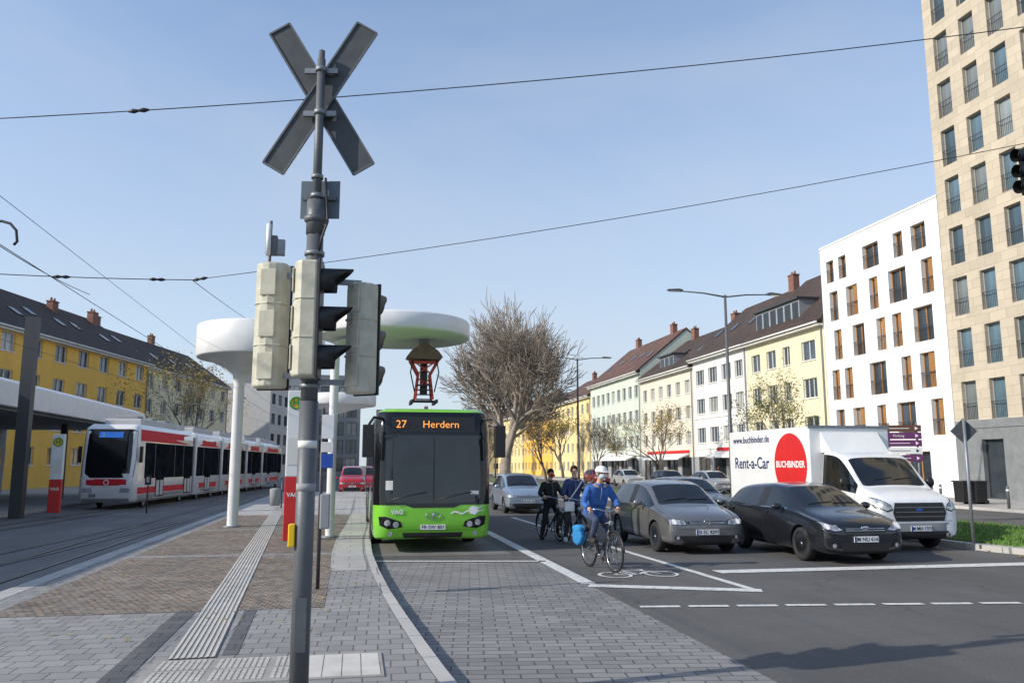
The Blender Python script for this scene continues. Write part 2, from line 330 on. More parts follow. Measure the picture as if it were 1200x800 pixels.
sheet('bus_lane_concrete',[(kp[7].x,kp[7].y+.25),(3.35,kp[7].y+.25),(3.35,58),(1.02,58),(kp[9].x,kp[9].y)],.005,M['tramway'])
ln=MB()
def gl(a,b,w): ln.strip([G(*a),G(*b)],w,.009)
gl((440,657.5),(640,657.5),.16)
gl((571,623),(690,684),.24);gl((690,686),(893,692),.3);gl((600,606),(880,690),.14)
gl((571,623),(498,586),.2)
for i in range(9): gl((750+i*57,711-i*.6),(797+i*57,710.6-i*.6),.13)
ln.strip([(6.4,14.1),(13.9,14.1)],.42,.009)
for i in range(12): ln.strip([(8.6,24+i*9),(8.6,28+i*9)],.13,.009);ln.strip([(11.3,24+i*9),(11.3,28+i*9)],.13,.009)
for i in range(5): ln.strip([(15.5+i*1.6,12.2),(16.3+i*1.6,12.2)],.2,.009)
c=G(748,673)
for dx in (-.42,.42):
    pts=[(c.x+dx+.27*math.cos(t*math.pi/12),c.y+.34*math.sin(t*math.pi/12)) for t in range(25)];ln.strip(pts,.06,.009)
for a,b in (((-.42,0),(-.15,.5)),((-.15,.5),(.28,.45)),((.42,0),(.22,.62)),((-.42,0),(0,-.02)),((0,-.02),(.3,.42)),((0,-.02),(-.2,.62)),((-.3,.62),(-.08,.62)),((.1,.68),(.3,.6))):
    ln.strip([(c.x+a[0],c.y+a[1]),(c.x+b[0],c.y+b[1])],.06,.010)
struct('lane_markings',ln,M['line'])
sheet('road_patch',[(3.6,20),(5.2,20),(5.2,31),(3.6,31)],.003,asphalt('patch2',(.085,.084,.085),.2))
# rails
rl=MB();gr=MB()
def track(cx0,cx1,y0,y1,bend=0):
    for s in (-.5,.5):
        pts=[(cx0+(cx1-cx0)*t/12+s+bend*math.sin(math.pi*t/12),y0+(y1-y0)*t/12) for t in range(13)]
        rl.strip(pts,.065,.007);gr.strip(pts,.045,.006,0,.06);gr.strip(pts,.02,.006,0,-.045)
track(-6.1,-6.1,-5,200);track(-13.2,-3.4,-5,115);track(-9.4,-6.2,-5,30,.3)
struct('tram_rails',rl,M['rail']);struct('rail_grooves',gr,M['groove'])
# median and right pavement
med=[(13.75,200),(13.75,18)]+[(14.75+1.0*math.cos(R(180+a*22.5)),17+2.2*math.sin(R(a*22.5+180))) for a in range(0,5)]+[(17.5,14.9),(19,17),(19,200)]
mb=MB();mb.prism(med,'z',-.02,.13);struct('median_kerb',mb,M['kerb'])
mg=[(13.95,199),(13.95,18),(14.2,16),(14.9,15.2),(17.4,15.1),(18.8,17.2),(18.8,199)]
mb=MB();mb.prism(mg,'z',.1,.17);struct('median_turf',mb,M['grass'])
gb=MB()
for i in range(14000):
    x=U(14,18.75);y=15.3+(U(0,1)**2)*30;h=U(.03,.10);a=U(0,6.3);wd=.014
    gb.add([(x-wd*math.cos(a),y-wd*math.sin(a),.168),(x+wd*math.cos(a),y+wd*math.sin(a),.168),(x+U(-.03,.03),y+U(-.03,.03),.17+h)],[(0,1,2)])
g=gb.build('grass_blades',M['blade']);g['kind']='stuff';tag(g,'short green grass growing on the traffic island at the right','grass')
lf=MB()
for i in range(620):
    x,y,z=(U(13.3,18.8),15+(U(0,1)**1.5)*35,0) if i%3 else (U(-4.4,.1),U(9,30),PZ+.016)
    if i%3: z=.18 if x>13.95 else .02
    a=U(0,6.3);s=.05 if i%3 else .03
    lf.add([(x+s*math.cos(a+k*1.57),y+s*math.sin(a+k*1.57),z+U(0,.015)) for k in range(4)],[(0,1,2,3)])
g=lf.build('fallen_leaves',M['leafy']);g['kind']='stuff';tag(g,'scattered brown fallen leaves on the traffic island and the brown cobbles','leaves')
mb=MB();mb.prism([(26.2,23),(27.5,21),(60,21),(60,260),(26.2,260)],'z',-.02,.12);struct('far_pavement',mb,M['lightslab'])
mb=MB();mb.prism([(-60,12),(-12.6,12),(-12.6,60),(-60,260)],'z',-.02,.14);struct('station_platform',mb,M['lightslab'])
# ---------------------------------------------------------------- buildings
wc={}
def window(parent,x,z,w,h,rev,style,gm,fm):
    key=(round(w,2),round(h,2),style,gm.name,fm.name)
    if key not in wc:
        mb=MB();mb.add([(0,0,0),(w,0,0),(w,0,h),(0,0,h)],[(0,1,2,3)]);o=mb.build('window',gm,parent)
        f=MB();t=.06;y0,y1=-.07,-.003
        f.box(0,w,y0,y1,0,t);f.box(0,w,y0,y1,h-t,h);f.box(0,t,y0,y1,t,h-t);f.box(w-t,w,y0,y1,t,h-t)
        if style in('two','sill2','shut','french'): f.box(w/2-.035,w/2+.035,y0,y1,t,h-t)
        if style=='three':
            for k in(1,2): f.box(w*k/3-.03,w*k/3+.03,y0,y1,t,h-t)
        f.build('frame',fm,o)
        if style in('sill2','three','one'): MB().box(-.06,w+.06,-rev-.07,-.07,-.07,-.004).build('sill',M['offw'],o)
        if style=='shut':
            s=MB()
            for k in range(int(h/.09)): s.box(w*.5,w-.02,-.20,-.17,k*.09+.02,k*.09+.085)
            s.box(w*.5,w*.5+.05,-.215,-.165,0,h);s.box(w-.05,w,-.215,-.165,0,h);s.build('shutter',M['wood'],o)
        if style in('french','shut','rail'):
            s=MB();s.box(.0,w,-rev+.01,-rev+.03,.9,.94)
            for k in range(int(w/.12)): s.box(.05+k*.12,.065+k*.12,-rev+.012,-rev+.028,.05,.9)
            s.build('railing',M['dframe'],o)
        wc[key]=o
    else: o=copy_tree(wc[key],parent)
    o.location=(x,rev,z);return o
def building(name,label,org,rz,L,Dp,He,rows,wm,gm=None,fm=None,rev=.2,roof=None,rm=None,chims=(),sky=0,shopm=None,shoph=0,z0=0,band=None,dormers=()):
    gm=gm or M['bglass'];fm=fm or M['wframe']
    t=thing(name,label,'building',org,rz,None)
    ops=[];wl=[]
    for (z,h,xs,st) in rows:
        for (x,w) in xs:
            if x<.15 or x+w>L-.15: continue
            ops.append((x,x+w,z,z+h));wl.append((x,z,w,h,st))
    mb=MB();X=sorted({0,L}|{o[0] for o in ops}|{o[1] for o in ops});Z=sorted({z0,He}|{o[2] for o in ops}|{o[3] for o in ops})
    for i in range(len(X)-1):
        for j in range(len(Z)-1):
            cx=(X[i]+X[i+1])/2;cz=(Z[j]+Z[j+1])/2
            if any(o[0]<cx<o[1] and o[2]<cz<o[3] for o in ops): continue
            mb.add([(X[i],0,Z[j]),(X[i+1],0,Z[j]),(X[i+1],0,Z[j+1]),(X[i],0,Z[j+1])],[(0,1,2,3)],1 if cz<shoph else 0)
    for (a,b,c,d) in ops:
        k=1 if c<shoph-.1 and shoph else 0
        for q in ([(a,0,c),(a,rev,c),(a,rev,d),(a,0,d)],[(b,0,c),(b,rev,c),(b,rev,d),(b,0,d)],[(a,0,c),(b,0,c),(b,rev,c),(a,rev,c)],[(a,0,d),(b,0,d),(b,rev,d),(a,rev,d)]): mb.add(q,[(0,1,2,3)],k)
    for q in ([(0,0,z0),(0,Dp,z0),(0,Dp,He),(0,0,He)],[(L,0,z0),(L,Dp,z0),(L,Dp,He),(L,0,He)],[(0,Dp,z0),(L,Dp,z0),(L,Dp,He),(0,Dp,He)]): mb.add(q,[(0,1,2,3)])
    if not roof: mb.add([(0,0,He-.3),(L,0,He-.3),(L,Dp,He-.3),(0,Dp,He-.3)],[(0,1,2,3)])
    if roof:
        for x in (0.001,L-.001): mb.add([(x,0,He),(x,Dp,He),(x,Dp/2,He+roof)],[(0,1,2)])
    mb.build('wall',[wm,shopm or wm],t)
    for (x,z,w_,h,st) in wl:
        if z<shoph: window(t,x,z,w_,h,rev,'two' if w_>1.5 else 'none',M['shop'],M['dframe'])
        else: window(t,x,z,w_,h,rev,st,gm,fm)
    if roof:
        ov=.55;sl_=roof/(Dp/2);rb=MB();th=.22
        rb.prism([(-ov,He-ov*sl_+.02),(Dp/2,He+roof+.02),(Dp+ov,He-ov*sl_+.02),(Dp+ov,He-ov*sl_+th),(Dp/2,He+roof+th+.05),(-ov,He-ov*sl_+th)],'x',-.05,L+.05)
        ro=rb.build('roof',rm or M['tile'],t)
        gt=MB();gt.tube([(-.05,-ov-.05,He-ov*sl_+.1),(L+.05,-ov-.05,He-ov*sl_+.1)],.08,6);gt.box(0,L,-ov+.05,-.001,He-ov*sl_-.12,He-ov*sl_+.0);gt.build('gutter',M['offw'],ro)
        MB().tube([(L-.25,-.1,.3),(L-.25,-.1,He-ov*sl_-.12),(L-.25,-ov,He-ov*sl_+.05)],.05,6).build('downpipe',M['greyw'],t)
        for (cx,cy,hh) in chims:
            cz=He+roof*(1-abs(cy-Dp/2)/(Dp/2));ch=MB();ch.box(cx-.45,cx+.45,cy-.3,cy+.3,cz-.6,cz+hh);ch.box(cx-.5,cx+.5,cy-.35,cy+.35,cz+hh,cz+hh+.1)
            for q in(-.25,.25): ch.cyl((cx+q,cy,cz+hh+.1),(cx+q,cy,cz+hh+.4),.1,.09,8)
            ch.build('chimney',M['chim'],ro)
        for k in range(sky):
            x=L*(k+.5)/sky+U(-.4,.4);fr=U(.35,.5);y=Dp/2*fr;z=He+roof*fr+th+.03;s_=MB();d=Vector((0,1,sl_)).normalized()*.55;nn=Vector((0,-sl_,1)).normalized()*.07;c=Vector((x,y,z))
            s_.add([c+Vector((-.4,0,0))-d+nn,c+Vector((.4,0,0))-d+nn,c+Vector((.4,0,0))+d+nn,c+Vector((-.4,0,0))+d+nn,c+Vector((-.4,0,0))-d-nn,c+Vector((.4,0,0))-d-nn,c+Vector((.4,0,0))+d-nn,c+Vector((-.4,0,0))+d-nn],[(0,1,2,3),(0,1,5,4),(1,2,6,5),(2,3,7,6),(3,0,4,7)])
            s_.build('skylight',M['cglass'],ro)
        for (dx,dw,dh) in dormers:
            dm=MB();dm.box(dx,dx+dw,.6,4.5,He+.25,He+.6+dh,0);dm.box(dx-.15,dx+dw+.15,.35,4.6,He+.6+dh,He+.75+dh,1)
            n_=int(dw/1.1)
            for k in range(n_): dm.box(dx+.15+k*dw/n_,dx+(k+1)*dw/n_-.15,.57,.6,He+.65,He+.4+dh,2)
            dm.build('dormer',[M['greyw'],M['dframe'],M['cglass']],ro)
    else:
        cp=MB();cp.box(-.04,L+.04,-.05,.25,He-.001,He+.12);cp.build('parapet',M['offw'] if wm!=M['whitew'] else M['whitew'],t)
    if band:
        for z in band: MB().box(0,L,-.06,-.002,z,z+.14).build('cornice',M['offw'],t)
    return t
def cols(L,n,w,m=.9): return [(m+(L-2*m-w)*k/(n-1) if n>1 else (L-w)/2,w) for k in range(n)]
FX=33
def rrow(yfar,ynear): return (FX,yfar,0),R(-90),yfar-ynear
org,rz,L_=rrow(40.6,14.6)
rows=[(.15,3.1,[(1.9,1.5),(5.2,2.0),(9,2.0),(12.6,2.0),(16.4,2.0),(20.5,2.0)],'two')]
for f in range(11): rows.append((4.3+f*2.92,2.15,[(.72+k*2.05,1.1) for k in range(12)],'rail'))
tw=building('stone_tower','tall beige stone tower block with narrow windows and grey base at right',org,rz,L_,18,36.5,rows,M['stone'],gm=M['twglass'],rev=.28,fm=M['greyw'],shopm=M['stonebase'],shoph=3.9)
MB().box(0,L_,-.05,-.002,3.86,3.98).build('cornice',M['stonebase'],tw)
org,rz,L_=rrow(53,40.65);rows=[(.3,2.4,[(1,2),(4.2,2.2),(8,2.2)],'two')]
for f in range(5):
    xs=[[(.9,1.0),(2.9,1.3),(5.5,.9),(7.5,1.7),(10.6,1.0)],[(.7,.9),(2.2,.9),(5.0,1.7),(8.2,.9),(9.9,1.3)],[(1.2,.9),(3.4,1.3),(6.0,.9),(7.6,.9),(9.6,1.7)]][f%3]
    hh=2.1 if f<4 else 1.6
    rows.append((3.6+f*2.78,hh,[x for i,x in enumerate(xs) if (i+f)%3],'shut' if f<4 else 'french'));rows.append((3.6+f*2.78,hh,[x for i,x in enumerate(xs) if not (i+f)%3],'french'))
building('white_apartment_block','white modern apartment block with brown slatted shutters next to the stone tower',org,rz,L_,14,17.4,rows,M['whitew'],rev=.32,fm=M['wood'])
org,rz,L_=rrow(65,53.05)
rows=[(.2,2.5,[(.8,2.6),(4.2,2.6),(7.8,3)],'two')]+[(4.0+f*2.8,1.45,[(.8,1.5),(3.4,1.5),(6.0,1.1),(8.8,1.9)],'three' if f%2 else 'sill2') for f in range(3)]
building('cream_corner_house','cream yellow house with penthouse dormer beside the white modern block',org,rz,L_,12,12.5,rows,M['cream'],roof=5.3,chims=[(3,7,1.4),(6.2,6,1.6),(7.6,6,1.6),(10.8,6,1.8)],shoph=3,shopm=M['offw'],dormers=[(.8,7,1.6)],band=[3.4])
org,rz,L_=rrow(76.6,65.05)
rows=[(.2,2.5,[(.8,2.6),(4.2,2.6),(7.8,3)],'two')]+[(4.0+f*2.8,1.45,[(.7,1.9),(3.6,1.9),(6.5,1.9),(9.2,1.5)],'three') for f in range(3)]
building('white_row_house','white row house with brown tiled roof and triple windows',org,rz,L_,12,12.5,rows,M['offw'],roof=5.0,chims=[(9.5,6,1.5)],sky=4,shoph=3,shopm=M['greyw'],band=[3.4,6.3])
org,rz,L_=rrow(92,76.65)
rows=[(.2,2.5,[(.8,2.6),(4.2,2.6),(7.8,3),(11.8,2.6)],'two')]+[(3.9+f*2.6,1.35,cols(L_,6,1.2),'sill2') for f in range(3)]
building('pale_cream_row_house','pale cream row house with small square windows and low roof',org,rz,L_,12,12.0,rows,M['cream2'],roof=4.4,chims=[(2.5,6,1.3),(13,6,1.2)],sky=3,shoph=3,shopm=M['greyw'],dormers=[(5,4,1.2)])
org,rz,L_=rrow(113,92.05)
rows=[(.2,2.5,cols(L_,5,2.8),'two')]+[(3.9+f*3.0,1.5,cols(L_,9,1.3),'sill2') for f in range(3)]
building('mint_row_house','pale mint green house with long dark red roof',org,rz,L_,12,13.2,rows,M['mint'],roof=4.9,chims=[(4,6,1.2),(17,6,1.2)],sky=5,rm=M['tile2'],shoph=3,shopm=M['greyw'],band=[3.4])
for i,(a,b,m_,h,rm,lb) in enumerate([(136,113.1,'paley',10.8,'tile2','distant yellow house with red roof far down the right side'),(160,136.1,'ochre',10,'tile','distant ochre house behind the bare trees'),(190,160.1,'paley',11,'tile2','most distant pale yellow house at the end of the right row')]):
    org,rz,L_=rrow(a,b);rows=[(1+f*2.8,1.4,cols(L_,8,1.3),'sill2') for f in range(4 if h>10.5 else 3)]
    building('distant_house',lb,org,rz,L_,12,h+1.2,rows,M[m_],roof=3.8,rm=M[rm],chims=[(5,6,1.2)],sky=3)
building('street_end_house','wide pale yellow house closing the view at the street end',(5,196,0),0,60,12,11,[(1+f*2.8,1.4,cols(60,20,1.3),'sill2') for f in range(3)],M['paley'],roof=4,rm=M['tile2'],chims=[(12,6,1),(30,6,1)])
def lpt(dep,lat=-37): return W(lat,dep,0)
a=lpt(40);rz=math.atan2(math.cos(PS+R(.5)),math.sin(PS+R(.5)))
L_=42;rows=[(1.9+f*2.75,1.4,cols(L_,12,1.7),'sill2') for f in range(4)]
building('ochre_apartment_house','long ochre yellow apartment house with dark tiled roof behind the tram stop',a,rz,L_,12,12.1,rows,M['ochre'],roof=4.1,chims=[(14,6,1.0),(24,6,1.0),(33,5,1.0),(40,5,1.3)],sky=12)
a=lpt(83,-41);L_=34;rows=[(2+f*2.9,1.5,cols(L_,9,1.6),'sill2') for f in range(4)]
building('pale_yellow_block','pale cream apartment block with dark roof beyond the ochre house',a,rz,L_,12,13.0,rows,M['cream'],roof=4.2,chims=[(8,6,1.2),(22,6,1.2)],sky=6)
a=lpt(122,-36);L_=30;rows=[(2+f*3,1.6,cols(L_,9,1.8),'two') for f in range(4)]
building('grey_office_block','grey office block with flat roof beyond the pale cream block',a,rz,L_,12,14,rows,M['lgrey'],fm=M['dframe'])
building('glass_office_block','modern grey glass office block behind the bus at the far left side of the street',(-21,150,0),R(6),22,14,18,[(.8+f*3.2,2.4,cols(22,9,1.9,.6),'two') for f in range(5)],M['greyw'],fm=M['dframe'])
def awning(y0,y1,z,m,lb):
    t=thing('shop_awning',lb,'awning',(FX,y1,z),R(-90),'shop awnings along the right row')
    MB().prism([(0,.6),(-1.3,.1),(-1.3,-.05),(0,.5)],'x',0,y1-y0).build('canopy',m,t);MB().box(0,y1-y0,-.1,-.01,.62,.9).build('sign_band',M['red'] if m==M['white'] else M['white'],t)
awning(66,71.5,2.6,M['white'],'white shop awning with red sign band on the white row house');awning(78,90,2.5,M['white'],'long white shop awning on the pale cream row house')
awning(94,108,2.5,M['offw'],'grey white shop awning on the mint row house');awning(55,63,2.6,M['greyw'],'dark grey shop awning on the cream corner house')
# ---------------------------------------------------------------- station canopy on the left
t=thing('station_canopy','long white tram station canopy roof on dark steel columns at the left','canopy',(-13.2,12,0))
cb=MB();cb.prism([(0,4.15),(0,5.1),(-.5,5.3),(-9,5.0),(-9,4.4)],'y',0,44);cb.build('canopy_roof',M['white'],t,bevel=.05)
MB().box(-8.6,-.4,.3,43.7,4.05,4.13).build('ceiling_panel',M['greyw'],t)
for k in range(8):
    MB().box(-2.2,-1.9,2+k*5.6,2.25+k*5.6,.1,4.13).build('column',M['dframe'],t)
bw=MB();bw.box(-8.2,-8,0,44,.1,4.1,0)
for k in range(14): bw.box(-8,-7.95,.4+k*3.1,3.1+k*3.1,.5,2.9,1)
bw.build('rear_wall',[M['greyw'],M['shop']],t)
for k in range(5): MB().box(-7.9,-7.2,3+k*8,6+k*8,.5,.55).build('bench_seat',M['wood'],t)
p=D(28,500,30);tag(MB().box(p.x-.2,p.x+.2,p.y-.2,p.y+.2,0,D(28,372,30).z).build('catenary_mast',M['dframe']),'thick dark steel mast rising through the station canopy','mast')
# ---------------------------------------------------------------- mushroom roofs
def mushroom(base,lb,offx,Rr,zt,bandh,colr=.19,flat=False):
    t=thing('mushroom_roof',lb,'shelter',(base.x,base.y,PZ),0,'round white mushroom roofs')
    z0=zt-PZ;mb=MB();zb=z0-bandh
    mb.lathe([(0.3,z0-.02),(Rr-.25,z0+.02),(Rr-.03,z0),(Rr,z0-.05),(Rr,zb+.05),(Rr-.04,zb),(Rr-.25,zb-.01)],64,(offx,0,0))
    mb.build('roof_disc',M['white'],t)
    n=40;vs=[]
    if flat: prof=[(Rr-.25,zb-.01,1),(Rr*.6,zb-.02,.95),(Rr*.3,zb-.05,.5),(colr*1.6,zb-.14,.06),(colr,zb-.4,0),(colr,0,0)]
    else: prof=[(Rr-.25,zb-.01,1),(Rr*.78,zb-.06,.9),(Rr*.40,zb-.24,.45),(colr*1.5,zb-.46,.06),(colr,zb-.75,0),(colr,0,0)]
    for r,z,k in prof:
        for j in range(n): q=2*math.pi*j/n;vs.append((offx*k+r*math.cos(q),r*math.sin(q),z))
    mb=MB();mb.add(vs,[(i*n+j,i*n+(j+1)%n,(i+1)*n+(j+1)%n,(i+1)*n+j) for i in range(len(prof)-1) for j in range(n)],0,True);mb.build('funnel_column',M['white'],t)
    MB().lathe([(colr+.12,0),(colr+.12,.03),(colr+.02,.04)],24).build('base_ring',M['galv'],t)
    return t
b=G(272,617,PZ);mushroom(b,'near left round white mushroom roof on a slim white column by the tram tracks',.6,1.85,5.95,.95,.155)
b=Vector((-.55,21.3,0));mr_=mushroom(b,'round white charging roof reaching over the green bus',1.5,1.95,5.55,.42,.11,True)
mushroom(Vector((-1.2,46,0)),'distant round white mushroom roof behind the traffic light pole',.4,1.9,5.7,.6,.14)
cx,cy=2.25,-.2;HT_=4.50
h=MB();h.prism([(cx-.46,HT_),(cx-.34,HT_+.16),(cx,HT_+.38),(cx+.34,HT_+.16),(cx+.46,HT_),(cx+.3,HT_-.06),(cx-.3,HT_-.06)],'y',cy-.35,cy+.35);h.build('charger_hood',M['brown'],mr_)
MB().box(cx-.12,cx+.12,cy-.12,cy+.12,HT_+.3,HT_+.50).build('hood_mount',M['galv'],mr_)
for s in(-1,1):
    for t_ in(-1,1):
        h=MB();h.bar((cx+s*.36,cy+t_*.2,HT_-.06),(cx+s*.15,cy+t_*.15,4.05),.06,.06);h.bar((cx+s*.15,cy+t_*.15,4.05),(cx+s*.22,cy+t_*.25,3.42),.055,.055);h.build('charger_arm',M['dred'],mr_)
h=MB();h.bar((cx-.3,cy-.24,HT_-.14),(cx+.3,cy-.24,HT_-.14),.07,.07);h.bar((cx-.18,cy-.24,3.95),(cx+.18,cy-.24,3.75),.035,.035);h.bar((cx-.18,cy-.24,3.75),(cx+.18,cy-.24,3.95),.035,.035);h.bar((cx-.3,cy-.24,4.4),(cx+.16,cy-.22,4.08),.035,.035);h.bar((cx+.3,cy-.24,4.4),(cx-.16,cy-.22,4.08),.035,.035);h.build('cross_brace',M['dred'],mr_)
h=MB();h.box(cx-.09,cx+.09,cy-.08,cy+.1,3.55,HT_-.06)
for k in range(4): h.box(cx-.2,cx+.2,cy-.28,cy-.22,3.40+k*.12,3.43+k*.12)
for s in(-1,1): h.tube([(cx+s*.3,cy-.3,HT_-.08),(cx+s*.36,cy-.3,4.1),(cx+s*.25,cy-.3,3.6)],.018,6)
h.bar((cx-.3,cy-.5,3.36),(cx-.3,cy+.6,3.36),.06,.08);h.bar((cx+.3,cy-.5,3.36),(cx+.3,cy+.6,3.36),.06,.08);h.bar((cx-.35,cy,3.38),(cx+.35,cy,3.38),.06,.06)
h.build('contact_frame',M['black'],mr_)
# ---------------------------------------------------------------- patches on curved bodies
def bvh_of(o):
    me=o.data;return BVHTree.FromPolygons([v.co for v in me.vertices],[list(p.vertices) for p in me.polygons])
def pp(bvh,outl,axis,off=.006,rings=4,sub=4):
    P=[]
    n=len(outl)
    for i in range(n):
        a,b=outl[i],outl[(i+1)%n]
        for k in range(sub): P.append((a[0]+(b[0]-a[0])*k/sub,a[1]+(b[1]-a[1])*k/sub))
    cx=sum(p[0] for p in P)/len(P);cy=sum(p[1] for p in P)/len(P)
    def cast(u,v):
        o,d={'F':((u,-9,v),(0,1,0)),'L':((-9,u,v),(1,0,0)),'R':((9,u,v),(-1,0,0)),'T':((u,v,9),(0,0,-1))}[axis]
        hit=bvh.ray_cast(Vector(o),Vector(d));
        if hit[0] is None: return None
        nn=hit[1] if hit[1].dot(Vector(d))<0 else -hit[1]
        return hit[0]+nn*off
    vs=[cast(cx,cy)];m=len(P)
    for r in range(1,rings+1):
        for p in P: vs.append(cast(cx+(p[0]-cx)*r/rings,cy+(p[1]-cy)*r/rings))
    mb=MB();ok=lambda f:all(vs[i] is not None for i in f)
    fs=[(0,1+j,1+(j+1)%m) for j in range(m)]+[(1+r*m+j,1+r*m+(j+1)%m,1+(r+1)*m+(j+1)%m,1+(r+1)*m+j) for r in range(rings-1) for j in range(m)]
    fs=[f for f in fs if ok(f)]
    used=sorted({i for f in fs for i in f});mp_={u:i for i,u in enumerate(used)}
    mb.add([vs[u] for u in used],[[mp_[i] for i in f] for f in fs],0,True);return mb
def disc(cx,cz,rx,rz_=None,n=14): rz_=rz_ or rx;return [(cx+rx*math.cos(2*math.pi*i/n),cz+rz_*math.sin(2*math.pi*i/n)) for i in range(n)]
def rect(a,b,c,d): return [(a,c),(b,c),(b,d),(a,d)]
def addp(bvh,outl,axis,name,mt,parent,off=.006,**k): 
    mb=pp(bvh,outl,axis,off,**k)
    return mb.build(name,mt,parent) if mb.f else None
def wheel(parent,x,y,r,wd,side,spokes=5,rimm=None):
    s=side; t=MB();rr=r*.68;h=wd/2
    t.lathe([(rr,-h),(r*.9,-h),(r,-h*.7),(r,h*.7),(r*.9,h),(rr,h)],36,(0,0,0),0,'x',True,True)
    o=t.build('wheel',M['rubber'],parent,loc=(x,y,r))
    b=MB();f=s*h*.86;b.lathe([(rr,f),(rr*.93,f-s*.02),(rr*.9,f-s*.08)],32,(0,0,0),0,'x')
    b.lathe([(rr*.22,f-s*.005),(rr*.2,f+s*.012)],16,(0,0,0),0,'x')
    for k in range(spokes):
        a=2*math.pi*k/spokes+.3
        for da in(-.16,.16): b.bar((f-s*.03,rr*.15*math.cos(a),rr*.15*math.sin(a)),(f-s*.02,rr*.95*math.cos(a+da),rr*.95*math.sin(a+da)),.03,.045,0,(1,0,0))
    b.build('rim',rimm or M['chrome'],o)
    MB().lathe([(rr*.9,f-s*.085),(rr*.88,f-s*.09)],24,(0,0,0),0,'x').build('brake_disc',M['groove'],o)
    return o
# ---------------------------------------------------------------- cars
def car(label,loc,st,paintm,wheels,r,plate,hl,grille,win=(4,9),pil=6,rimm=None,cat='car',group=None,badge='ring',rz=0,intake=None,mirror_y=1.5,mirror_z=1.0,van=False,name='parked_car'):
    t=thing(name,label,cat,loc,rz,group);mb=MB();n=16
    for (y,zb,w_,zbelt,zt,wt) in st:
        hz=zb+(zbelt-zb)*.6
        half=[(w_*.82,zb),(w_*.975,zb+.09),(w_,hz),(w_*.97,zbelt),(wt+.03,zt-.05),(wt-.04,zt-.005),(wt*.5,zt+.025)]
        ring=[(0,y,zb)]+[(a,y,b) for a,b in half]+[(0,y,zt+.032)]+[(-a,y,b) for a,b in half[::-1]]
        mb.add(ring,[])
    K=len(st)
    for i in range(K-1):
        for j in range(n):
            m=0;glass=win[0]<=i<win[1]
            if glass and j in (4,11) and i!=pil: m=2
            if glass and j in (4,11) and i==pil: m=3
            if i==win[0] and j in(6,7,8,9): m=1
            if i==win[1]-1 and j in(6,7,8,9) and not van: m=4
            if j in(0,15): m=3
            mb.f.append([i*n+j,i*n+(j+1)%n,(i+1)*n+(j+1)%n,(i+1)*n+j]);mb.m.append(m);mb.s.append(True)
    mb.f.append(list(range(n)));mb.m.append(0);mb.s.append(True);mb.f.append([(K-1)*n+j for j in range(n)]);mb.m.append(0);mb.s.append(True)
    ml=[paintm,M['cglass'],M['cglass'],M['black'],M['cglass']]
    o=mb.build('tmp',ml)
    cr=o.data.attributes.new('crease_edge','FLOAT','EDGE');vals=[]
    for e in o.data.edges:
        a,b=e.vertices;k=0
        if a%n==b%n: k={4:.6,12:.6,5:.45,11:.45,3:.25,13:.25,2:.3,14:.3,6:.3,10:.3}.get(a%n,0)
        elif a//n==b//n and a//n in(win[0],win[0]+1) and (a%n in(6,7,8,9,10) and b%n in(6,7,8,9,10)): k=.5
        vals.append(k)
    cr.data.foreach_set('value',vals)
    s=o.modifiers.new('s','SUBSURF');s.levels=2;s.render_levels=2
    cs=[]
    for wy in wheels:
        for sx in(-1,1):
            q=MB();wx=st[5][2];q.lathe([(r+.05,sx*(wx-.3)),(r+.05,sx*(wx+.3))],28,(0,wy,r),3,'x',False);co_=q.build('cut',ml);cs.append(co_)
            b=o.modifiers.new('b','BOOLEAN');b.object=co_;b.operation='DIFFERENCE';b.solver='EXACT'
    me=evalmesh(o);bpy.data.objects.remove(o)
    for q in cs:bpy.data.objects.remove(q)
    full=bpy.data.objects.new('f',me);bv=bvh_of(full)
    groups={};py=st[pil][0]
    for p in me.polygons:
        mi=p.material_index
        key={0:'body',3:'body',1:'windscreen',4:'rear_window'}.get(mi,None)
        if mi==2: key=('side_window',p.center.x>0,p.center.y>py)
        groups.setdefault(key,[]).append(p)
    bo=None
    for key in sorted(groups,key=lambda k:str(k)):
        mp_={};q=MB()
        for p in groups[key]:
            f=[]
            for v in p.vertices:
                if v not in mp_: mp_[v]=len(q.v);q.v.append(tuple(me.vertices[v].co))
                f.append(mp_[v])
            q.f.append(f);q.m.append(1 if (key=='body' and p.material_index==3) else 0);q.s.append(True)
        nm=key if isinstance(key,str) else key[0]
        me2=bpy.data.meshes.new(nm);me2.from_pydata(q.v,[],q.f);me2.polygons.foreach_set('material_index',q.m);me2.polygons.foreach_set('use_smooth',q.s)
        for x in ([paintm,M['black']] if key=='body' else [M['cglass']]): me2.materials.append(x)
        ob=bpy.data.objects.new(nm,me2);C.objects.link(ob);ob.parent=t
        if key=='body': bo=ob;me2.set_sharp_from_angle(angle=R(50))
    bpy.data.objects.remove(full)
    for wy in wheels:
        for sx in(-1,1): wheel(t,sx*(st[5][2]-.115),wy,r,.2,sx,5 if not van else 6,rimm)
    for sx in(-1,1):
        h_=addp(bv,[(sx*a,b) for a,b in hl],'F','headlight',M['blackgl'],t,.006)
        if h_:
            cxh=sum(a for a,b in hl)/len(hl);czh=sum(b for a,b in hl)/len(hl)
            addp(bv,[(sx*(cxh+(a-cxh)*.86),czh+(b-czh)*.8) for a,b in hl],'F','lens',M['lamp'],h_,.010)
            addp(bv,disc(sx*(cxh+.07),czh,.05),'F','bulb',M['white'],h_,.016,rings=2,sub=1);addp(bv,disc(sx*(cxh-.08),czh-.005,.04),'F','bulb',M['galv'],h_,.016,rings=2,sub=1)
    g_=addp(bv,grille,'F','grille',M['black'],t,.007)
